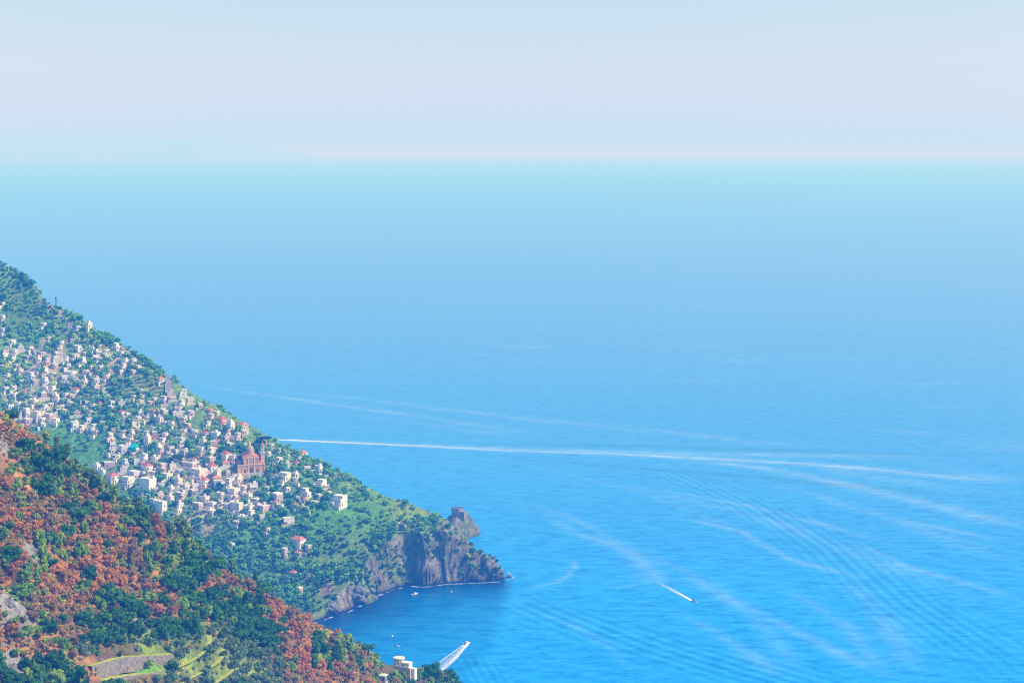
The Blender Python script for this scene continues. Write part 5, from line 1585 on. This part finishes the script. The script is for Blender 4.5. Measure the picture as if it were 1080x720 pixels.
for e in rest:
    und.append((KINDS[e[5]][rng.randrange(5)][0], e[2], e[3], e[4] - 0.2, e[6], rng.uniform(0, 6.28), rng.uniform(0, 0.4)))
merged_plants('undergrowth', und, None)

# single trees on the near spur that stand out
def near_tree(kind, px, py, scl, name, label, cat='tree', dy=0.0):
    p = near_hit(px, py)
    if p is None or p[2] < 30: p = np.array([(px - CX) * near_s(px, py), F * near_s(px, py), 0.0]); p[2] = float(z_near(p[:1], p[1:2])[0])
    if dy:
        p = np.array([p[0], p[1] + dy, 0.0]); p[2] = float(z_near(p[:1], p[1:2])[0])
    me, tk = KINDS[kind][rng.randrange(len(KINDS[kind]))]
    root = empty(name, (p[0], p[1], p[2] - 0.3), rng.uniform(0, 6.28)); tag(root, label, cat)
    link_data('crown', me, root, (0, 0, 0), 0, (scl, scl, scl)); link_data('trunk', tk, root, (0, 0, 0), 0, (scl, scl, scl))


near_tree('cone', 269, 622, 1.05, 'conical_tree', 'tall dark pointed tree on the spur edge left of the cove')
near_tree('mid', 427, 716, 1.05, 'leafy_tree', 'yellow-green tree half covering the white villa terrace', 'tree', -9.0)
near_tree('dark', 434, 716, 1.05, 'oak_tree', 'dark tree half covering the right end of the white villa', 'tree', -9.0)
near_tree('mid', 419, 715, 1.0, 'leafy_tree', 'green tree rising below the left end of the villa', 'tree', -8.0)
near_tree('mid', 408, 719, 0.9, 'leafy_tree', 'leafy tree in front of the small stone shed')
near_tree('mid', 117, 706, 0.85, 'green_shrub', 'green bush against the left end of the tall stone wall', 'shrub')
near_tree('pine', 127, 709, 0.5, 'green_shrub', 'yellow bush at the foot of the tall stone wall', 'shrub')
near_tree('mid', 158, 704, 0.75, 'green_shrub', 'green bush against the right half of the tall stone wall', 'shrub')
near_tree('dark', 181, 709, 1.0, 'oak_tree', 'dark tree at the right end of the green terrace')
near_tree('cone', 359, 701, 0.95, 'conical_tree', 'dark pointed tree below the bare orange patch')
near_tree('cone', 348, 708, 0.80, 'conical_tree', 'squat dark cone tree beside the pointed one')
near_tree('dark', 14, 441, 1.15, 'oak_tree', 'dark round tree alone on the ridge top at the left edge')
near_tree('pine', 49, 466, 0.9, 'pine_tree', 'bright yellow-green pine against the white upper houses')
near_tree('dark', 456, 716, 1.75, 'oak_tree', 'big dark round tree between the white villa and the wake')
near_tree('dark', 474, 722, 1.55, 'oak_tree', 'dark round tree lowest on the tip of the spur')
near_tree('mid', 394, 706, 1.4, 'leafy_tree', 'bright green leafy tree left of the white villa')
near_tree('mid', 428, 719, 1.2, 'leafy_tree', 'bright green leafy tree below the white villa terrace')
near_tree('mid', 416, 718, 1.15, 'leafy_tree', 'rounded green tree just in front of the white villa belvedere')
near_tree('dark', 437, 720, 1.2, 'oak_tree', 'dark bushy tree under the right end of the white villa')
near_tree('mid', 420, 724, 1.2, 'leafy_tree', 'green leafy tree right of the small stone shed')
near_tree('dark', 340, 690, 1.1, 'oak_tree', 'grey-green round tree on the bare orange nose')

# ------------------------------------------------------------------ plants on the far hillside
def mk_far(seed, R, Hc, lobes, leaves, leaf, mat='far'):
    r = np.random.default_rng(seed)
    Lb = round_lobes(r, R, Hc, Hc * 0.52, lobes)
    V, Q, S = crown_arrays(Lb, leaves, leaf, r)
    return crown_mesh('crown', Lb, leaves, leaf, LEAF[mat], r, core=0.75)


FAR = [mk_far(500 + k, 2.9, 5.0, 8, 130, 1.05) for k in range(8)]
CLIFFB = [mk_far(580 + k, 2.2, 3.0, 6, 60, 1.05, 'cliff') for k in range(4)]
SCRUB = [mk_far(540 + k, 2.2, 3.0, 6, 60, 1.05) for k in range(6)]
FA = np.array(FOOT)
pts = poisson(150000, -760, 0, 1600, 2240, 3.3, rng)
pz = z_far(pts[:, 0], pts[:, 1])
e_ = 1.5
gx = (z_far(pts[:, 0] + e_, pts[:, 1]) - z_far(pts[:, 0] - e_, pts[:, 1])) / (2 * e_); gy = (z_far(pts[:, 0], pts[:, 1] + e_) - z_far(pts[:, 0], pts[:, 1] - e_)) / (2 * e_)
sl = np.hypot(gx, gy)
yr = np.interp(pts[:, 0], _rp[:, 0], _rp[:, 1])
dens = fbm(pts[:, 0], pts[:, 1], 45, 3, 111); tint = fbm(pts[:, 0], pts[:, 1], 70, 3, 113)
ft, fs_ = [], []
silpx = np.array(SIL)
for i, ((x, y), z) in enumerate(zip(pts, pz)):
    if z < 2.5 or y > yr[i] + 22: continue
    px, py = to_px((x, y, z))
    if px < -25 or px > 545: continue
    if py > np.interp(px, silpx[:, 0], silpx[:, 1]) + 8: continue
    if ((FA[:, 0] - x) ** 2 + (FA[:, 1] - y) ** 2 < FA[:, 2] ** 2).any(): continue
    skip = 0.06; big = 0.45
    for (qx, qy), r_, t_ in PATCH:
        d2 = (qx - px) ** 2 + (qy - py) ** 2
        if d2 < (r_ * 0.6) ** 2:
            skip = {'grass': 0.50, 'lime': 0.80, 'terrace': 0.62, 'bare': 0.4, 'warm': 0.5}[t_]; big = 0.2
    s_ = sl[i]
    if s_ > 1.5: skip = max(skip, 0.30); big = 0.15
    elif px > 380: big = 0.25
    cliff_shade = px > 325 and py > np.interp(px, [325, 372, 430, 470, 540], [585, 548, 552, 556, 600])  # plants here take the darker leaves that paint the cliff's shade
    if x > -85: skip = max(skip, 0.42); big = 0.0
    if s_ > 1.5 and z < 48 and px > 320: skip = max(skip, 0.80)
    if dens[i] < -0.12 and s_ < 1.5 and py > 335: skip = max(skip, 0.70); big = 0.15
    elif dens[i] > 0.22: big = 0.8
    if rng.random() < skip: continue
    sh = 0.22 + 0.55 * tint[i] + rng.uniform(-0.4, 0.45)
    if py < 330: sh -= 0.15
    elif px < 370 and py < 560: sh += 0.14
    if rng.random() < big and dens[i] > -0.25:
        ft.append((px, py, x, y, z, rng.uniform(0.65, 1.5), sh))
    else:
        fs_.append(((CLIFFB[rng.randrange(4)] if cliff_shade else SCRUB[rng.randrange(6)]), x, y, z - 0.3, rng.uniform(0.45, 1.35) * (0.85 if s_ > 1.5 else 1.0), rng.uniform(0, 6.28), sh))
# bushes clinging to the steep cliffs
ns = rng.randrange(1)
cl = np.stack([np.random.default_rng(5).uniform(-260, 0, 26000), np.random.default_rng(6).uniform(1640, 1840, 26000)], 1)
cz = z_far(cl[:, 0], cl[:, 1])
g1 = np.hypot((z_far(cl[:, 0] + 1, cl[:, 1]) - cz), (z_far(cl[:, 0], cl[:, 1] + 1) - cz))
cn = fbm(cl[:, 0] * 1.0, cl[:, 1] + cz * 0.8, 20, 3, 49)
nb = 0
for (x, y), z, s_, b_ in zip(cl, cz, g1, cn):
    if s_ < 1.2 or z < 4: continue
    px, py = to_px((x, y, z))
    if py > np.interp(px, silpx[:, 0], silpx[:, 1]) + 8: continue
    if b_ > 0.10 or rng.random() > min(1, 0.10 * math.sqrt(1 + s_ * s_)) * (0.9 if px < 430 or z > 28 else 0.35): continue
    fs_.append((CLIFFB[rng.randrange(4)], x, y, z - 0.6, rng.uniform(0.6, 1.35), rng.uniform(0, 6.28), rng.uniform(-0.15, 0.35)))
    nb += 1
print('cliff bushes', nb, 'far plants', len(fs_), 'far trees', len(ft), 'near', {k: sum(1 for e in near_plants if e[5] == k) for k in SIZE}, 'tufts', len(und))
# the 300 that show largest become trees of their own
ft.sort(key=lambda e: -e[5] / e[3])
fgroups = {}
for e in ft[:300]:
    px, py, x, y, z, scl, sh = e
    me = FAR[rng.randrange(8)]
    o = link_data('tree', me, None, (x, y, z - 0.3), rng.uniform(0, 6.28), (scl, scl, scl))
    zone = None
    for (x0, x1, y0, y1, ph) in ZONES:
        if x0 <= px <= x1 and y0 <= py <= y1:
            zone = ph; break
    if zone is None:
        zone = 'on the wooded crest of the mountain' if px < 150 and py < 372 else ('on the skyline down to the headland' if py < np.interp(px, [0, 150, 330, 470], [300, 385, 495, 550]) else
               ('on the cliffs of the headland' if px > 330 and py > 545 else ('around the green meadow' if px > 330 else 'on the lower slope by the near spur')))
    fgroups.setdefault(zone, []).append((o, px, py, scl))
for zone, es in fgroups.items():
    label_group('round green tree', 'tree', zone, es)
for e in ft[300:]:
    fs_.append((FAR[rng.randrange(8)], e[2], e[3], e[4] - 0.3, e[5], rng.uniform(0, 6.28), e[6]))
merged_plants('hillside_scrub', fs_, None)


def far_tree(kind, px, py, scl, name, label, dz=0.0):
    p = far_hit(px, py)
    if p is None: return
    me, tk = KINDS[kind][rng.randrange(len(KINDS[kind]))]
    root = empty(name, (p[0], p[1], p[2] - 0.3 + dz), rng.uniform(0, 6.28)); tag(root, label, 'tree')
    link_data('crown', me, root, (0, 0, 0), 0, (scl, scl, scl)); link_data('trunk', tk, root, (0, 0, 0), 0, (scl, scl, scl))


far_tree('umbrella', 279, 472, 1.15, 'umbrella_pine', 'big dark flat-topped umbrella pine behind the church', 0)
far_tree('umbrella', 188, 490, 1.0, 'umbrella_pine', 'flat-topped umbrella pine amid white houses left of the church')
far_tree('umbrella', 222, 395, 0.45, 'umbrella_pine', 'little umbrella pine on the skyline above the steep road')
far_tree('cypress', 70, 411, 1.0, 'cypress_tree', 'slim dark cypress between the white upper houses')
far_tree('cypress', 144, 462, 0.9, 'cypress_tree', 'dark cypress beside the tall cream tower block')
far_tree('cypress', 180, 512, 0.95, 'cypress_tree', 'dark cypress below the big white block')
far_tree('cypress', 322, 560, 0.7, 'cypress_tree', 'small dark cypress by the red-roofed villa')
far_tree('dark', 262, 442, 1.1, 'oak_tree', 'dark round tree on the skyline over the church quarter')
far_tree('dark', 219, 523, 1.5, 'oak_tree', 'big dark round tree in the lowest rows of houses')
far_tree('dark', 184, 535, 1.2, 'oak_tree', 'dark round tree right of the tall white block')
far_tree('dark', 232, 516, 1.3, 'oak_tree', 'dark round tree below the orange-roofed houses')

# ------------------------------------------------------------------ villa at the foot of the near spur
p = near_hit(423, 709)
root = empty('villa', (p[0] + 1, p[1] + 1, p[2] + 4.6), math.radians(-22)); root.scale = (0.6, 0.6, 0.6); tag(root, 'white villa with round flat-roofed belvedere at the foot of the spur', 'house')
b = MB(); b.box(-9, 9, -3.5, 4, -14, 3.0); b.build('wall', WALLS['w'], root)
b = MB(); b.box(-10.5, 11.5, -6.2, -3.503, -14, -0.6); b.build('terrace', WALLS['p'], root)
b = MB(); b.box(9.004, 15.0, -3.2, 3.0, -14, -2.2).box(8.9, 15.1, -3.4, -3.203, -14, -1.5); b.build('side_wing', WALLS['w'], root)
b = MB(); b.lathe([(5.2, 3.003), (5.2, 6.6), (5.7, 6.65), (5.7, 7.2), (5.0, 7.3)], 18, -4.6, 0.4, 1.1); b.build('belvedere', WALLS['c'], root)
b = MB(); b.box(-9.2, 9.2, -3.7, -3.3, 3.003, 3.6).box(1.4, 9.2, -3.297, 4.2, 3.003, 3.35); b.build('roof', ROOF_FLAT, root)
b = MB(); b.box(-10.6, 9.6, -6.4, -6.1, -0.597, 0.5).box(9.3, 9.6, -6.097, -3.5, -0.597, 0.5); b.build('balustrade', WALLS['w'], root)
for x in (-7.2, -3.6, 0.0, 3.6, 7.2):
    link_data('window', WIN['tall'], root, (x, -3.51, 0.3))
for a in (-110, -75, -40, -5):
    r = math.radians(a); link_data('window', WIN['tall'], root, (-4.6 + 5.72 * math.cos(r), 0.4 + 5.2 * math.sin(r), 3.9), r + math.pi / 2)
for y in (-1.5, 1.8):
    link_data('window', WIN['small'], root, (9.01, y, 0.9), math.pi / 2)
link_data('door', DOOR, root, (1.8, -3.51, -0.59))
p = near_hit(404, 716)
root = empty('shed', (p[0], p[1], p[2]), math.radians(-18)); tag(root, 'small beige stone shed half hidden by trees below the villa', 'shed')
root.scale = (0.8, 0.8, 0.8)
b = MB(); b.box(-3, 3, -2.4, 2.4, -5, 3.4); b.build('wall', WALLS['b'], root)
b = MB(); b.hip(-3.4, 3.4, -2.8, 2.8, 3.403, 4.7); b.build('roof', ROOF_FLAT, root)
link_data('window', WIN['small'], root, (-1.2, -2.41, 1.1)); link_data('door', DOOR, root, (1.2, -2.41, 0)); link_data('window', WIN['small'], root, (3.01, 0, 1.1), math.pi / 2)


# ------------------------------------------------------------------ boats and their wakes
def hull_arrays(Lh, B, D, draft=0.35):
    """Stations from the square stern (x=-L/2) to the raked pointed bow."""
    st = []
    for k in range(9):
        t = k / 8.0
        w = B / 2 * (0.86 + 0.14 * math.sin(min(1, t * 1.6) * math.pi / 2)) * (1 - max(0, (t - 0.45) / 0.55) ** 2.2)
        sheer = D + 0.28 * t * t; keel = -draft * (1 - 0.85 * t ** 3)
        x = -Lh / 2 + Lh * t * (0.94 if k < 8 else 1.0)
        st.append([(x, -w, sheer), (x - 0.02 * Lh * t, -w * 0.82, 0.08), (x - 0.05 * Lh * t, 0, keel), (x - 0.02 * Lh * t, w * 0.82, 0.08), (x, w, sheer)])
    vs = [p for s in st for p in s]; fs = []
    for k in range(8):
        for j in range(4):
            a = 5 * k + j; fs.append((a, a + 1, a + 6, a + 5))
    fs.append((0, 4, 3, 2, 1))
    return vs, fs, st


def motorboat(px, py, heading_px, Lh, label, trim=REDP, cabin=True, grp=None):
    p = at_sea(px, py); q = at_sea(*heading_px)
    a = math.atan2(q[1] - p[1], q[0] - p[0])
    root = empty('motorboat', (p[0], p[1], 0.15), a); tag(root, label, 'boat')
    if grp: root['group'] = grp
    B, D = Lh * 0.36, Lh * 0.14
    vs, fs, st = hull_arrays(Lh, B, D)
    link_mesh('hull', vs, fs, WHITE, root)
    b = MB(); dv = []
    for s in st: dv += [(s[0][0], s[0][1] * 0.96, s[0][2] - 0.10), (s[4][0], s[4][1] * 0.96, s[4][2] - 0.10)]
    b.add(dv, [(2 * k, 2 * k + 2, 2 * k + 3, 2 * k + 1) for k in range(8)]); b.build('deck', WALLS['b'], root)
    b = MB(); b.box(-Lh * .30, -Lh * .14, -B * .3, B * .3, D - 0.05, D + 0.45).box(-Lh * .30, -Lh * .26, -B * .3, B * .3, D + 0.453, D + 0.8); b.build('seat', trim, root)
    if cabin:
        b = MB(); x0, x1 = -Lh * .02, Lh * .24
        b.add([(x0, -B * .3, D - .05), (x1, -B * .22, D), (x1, B * .22, D), (x0, B * .3, D - .05), (x0 + .1, -B * .26, D + .9), (x1 - Lh * .12, -B * .2, D + .9), (x1 - Lh * .12, B * .2, D + .9), (x0 + .1, B * .26, D + .9)],
              [(4, 5, 6, 7), (0, 1, 5, 4), (2, 3, 7, 6), (3, 0, 4, 7)]); b.build('cabin', WHITE, root)
        b = MB(); b.add([(x1 + .01, -B * .22, D + .05), (x1 + .01, B * .22, D + .05), (x1 - Lh * .12 + .01, B * .2, D + .9), (x1 - Lh * .12 + .01, -B * .2, D + .9)], [(0, 1, 2, 3)]); b.build('windscreen', GLASS, root)
    b = MB(); b.box(-Lh * .5 - .45, -Lh * .5 - .02, -.28, .28, D * .3, D + .5).box(-Lh * .5 - .35, -Lh * .5 - .12, -.1, .1, -.6, D * .3 - .003); b.build('outboard_motor', DARKM, root)
    return root


motorboat(491.5, 678.5, (496, 675), 8.5, 'white speedboat with red seats pulling a short bright wake by the spur')
motorboat(732.5, 634.2, (739, 637.5), 7.5, 'small dark-trimmed speedboat alone out on the open sea', DARKM)
motorboat(476.5, 625, (470, 623.5), 5.5, 'white boat moored in the shade under the headland', DARKM)
motorboat(419, 681.5, (422, 681.5), 4.5, 'small boat moored off the white villa', DARKM, True)
motorboat(437, 626.6, (444, 625.5), 8, 'long pale boat lying close under the cliff of the headland', DARKM)
for px, py, lab in ((413.5, 670.7, 'tiny white buoy floating beyond the white villa'),):
    p = at_sea(px, py)
    root = empty('mooring_buoy', (p[0], p[1], 0.1)); tag(root, lab, 'buoy')
    b = MB(); b.lathe([(0.3, -0.5), (0.95, -0.1), (1.05, 0.4), (0.7, 0.9), (0.2, 1.1)], 14); b.build('float', WHITE, root, None, True)
    b = MB(); b.lathe([(0.08, 1.1), (0.08, 1.5), (0.22, 1.52), (0.22, 1.7), (0.05, 1.75)], 8); b.build('ring', REDP, root)

m, nt, out = new_mat('wake_foam')
at1 = N(nt, 'ShaderNodeAttribute'); at1.attribute_name = 'foam'
n1 = noise(nt, 0.7, 5, 0.8); n2 = noise(nt, 0.2, 4, 0.7)
f = math_n(nt, 'MULTIPLY', at1.outputs['Fac'], math_n(nt, 'ADD', 0.45, math_n(nt, 'ADD', n1, math_n(nt, 'MULTIPLY', n2, 0.6))))
f = math_n(nt, 'MULTIPLY', math_n(nt, 'SUBTRACT', f, 0.16), 1.0, clamp=True)
d = N(nt, 'ShaderNodeBsdfDiffuse'); d.inputs[0].default_value = (0.86, 0.88, 0.90, 1)
tr = nt.nodes.new('ShaderNodeBsdfTransparent'); mx = nt.nodes.new('ShaderNodeMixShader')
nt.links.new(f, mx.inputs[0]); nt.links.new(tr.outputs[0], mx.inputs[1]); nt.links.new(d.outputs[0], mx.inputs[2]); nt.links.new(mx.outputs[0], out.inputs[0])
FOAM = m


def wake(pts, halfw, prof, nseg=60, ncross=17, lift=0.06):
    """A foam sheet on the water: pts in photo pixels from the stern backwards, halfw(t) in m, prof(t, u) foam amount."""
    P = np.array([at_sea(*q) for q in pts]); sp = np.concatenate([[0], np.cumsum(np.linalg.norm(np.diff(P, axis=0), axis=1))])
    ts = np.linspace(0, 1, nseg); C = np.stack([np.interp(ts * sp[-1], sp, P[:, k]) for k in range(3)], 1)
    T = np.gradient(C[:, :2], axis=0); T /= np.linalg.norm(T, axis=1)[:, None]; Nn = np.stack([-T[:, 1], T[:, 0]], 1)
    us = np.linspace(-1, 1, ncross); V, A = [], []; wr = np.random.default_rng(nseg + ncross + len(pts))
    for i, t in enumerate(ts):
        for u in us:
            q = C[i, :2] + Nn[i] * halfw(t) * u
            V.append((q[0], q[1], lift)); A.append(prof(t, u) * wr.uniform(0.55, 1.15))
    I = np.arange(nseg * ncross).reshape(nseg, ncross)
    Q = np.stack([I[:-1, :-1], I[:-1, 1:], I[1:, 1:], I[1:, :-1]], -1).reshape(-1, 4)
    me = np_mesh('wake', V, Q, [FOAM]); a = me.attributes.new('foam', 'FLOAT', 'POINT'); a.data.foreach_set('value', np.array(A, np.float32))
    o = bpy.data.objects.new('wake', me); COL.objects.link(o); tag(o, kind='structure')


def g_(u, c, w):
    return math.exp(-((u - c) / w) ** 2)


wake([(494.5, 676.5), (486, 684), (476, 693), (464, 703), (450, 716)], lambda t: 1.9 + 4.2 * min(1, t * 2.2) + 2.0 * t,
     lambda t, u: (1 - 0.35 * t) * min(1, (0.9 * g_(u, 0, 0.9) if t < 0.12 else 0) + 1.0 * g_(u, 0.62, 0.28) + 0.62 * g_(u, 0.05, 0.45) * (1 - 0.4 * t) + 0.85 * g_(u, -0.68, 0.16)) * min(1, (1 - abs(u)) * 8))
wake([(734, 635), (727, 631.5), (716, 625.5), (705, 619.5), (690, 612), (672, 602)], lambda t: 1.8 + 3.2 * t,
     lambda t, u: max(0, 1 - 1.15 * t) ** 1.3 * 1.15 * min(1, (1 - abs(u)) * 3))
wake([(292, 463.3), (330, 465), (400, 468.2), (480, 472), (560, 475.6), (640, 478.4)], lambda t: 7 + 6 * t,
     lambda t, u: (1 - t) ** 1.2 * 0.85 * min(1, (1 - abs(u)) * 1.6) * (0.75 + 0.5 * g_(u, -0.2, 0.4)), 140, 9)

# thin broken surf where the swell meets the rocks
SURF = [(336, 656), (352, 649.5), (368, 645), (383, 637), (396, 629), (412, 622.8), (430, 617.6), (446, 619), (470, 616), (492, 615), (515, 614), (531, 613), (541, 609.5), (536, 602.5), (523, 597)]
_sr = np.random.default_rng(77)
_w = np.convolve(_sr.random(260), np.ones(5) / 5, 'same')
wake(SURF, lambda t: 1.2 + 3.0 * _w[int(t * 255)], lambda t, u: 0.9 * max(0, _w[int(t * 255)] - 0.25) * (1 - abs(u)) * 1.6, 256, 7, 0.08)
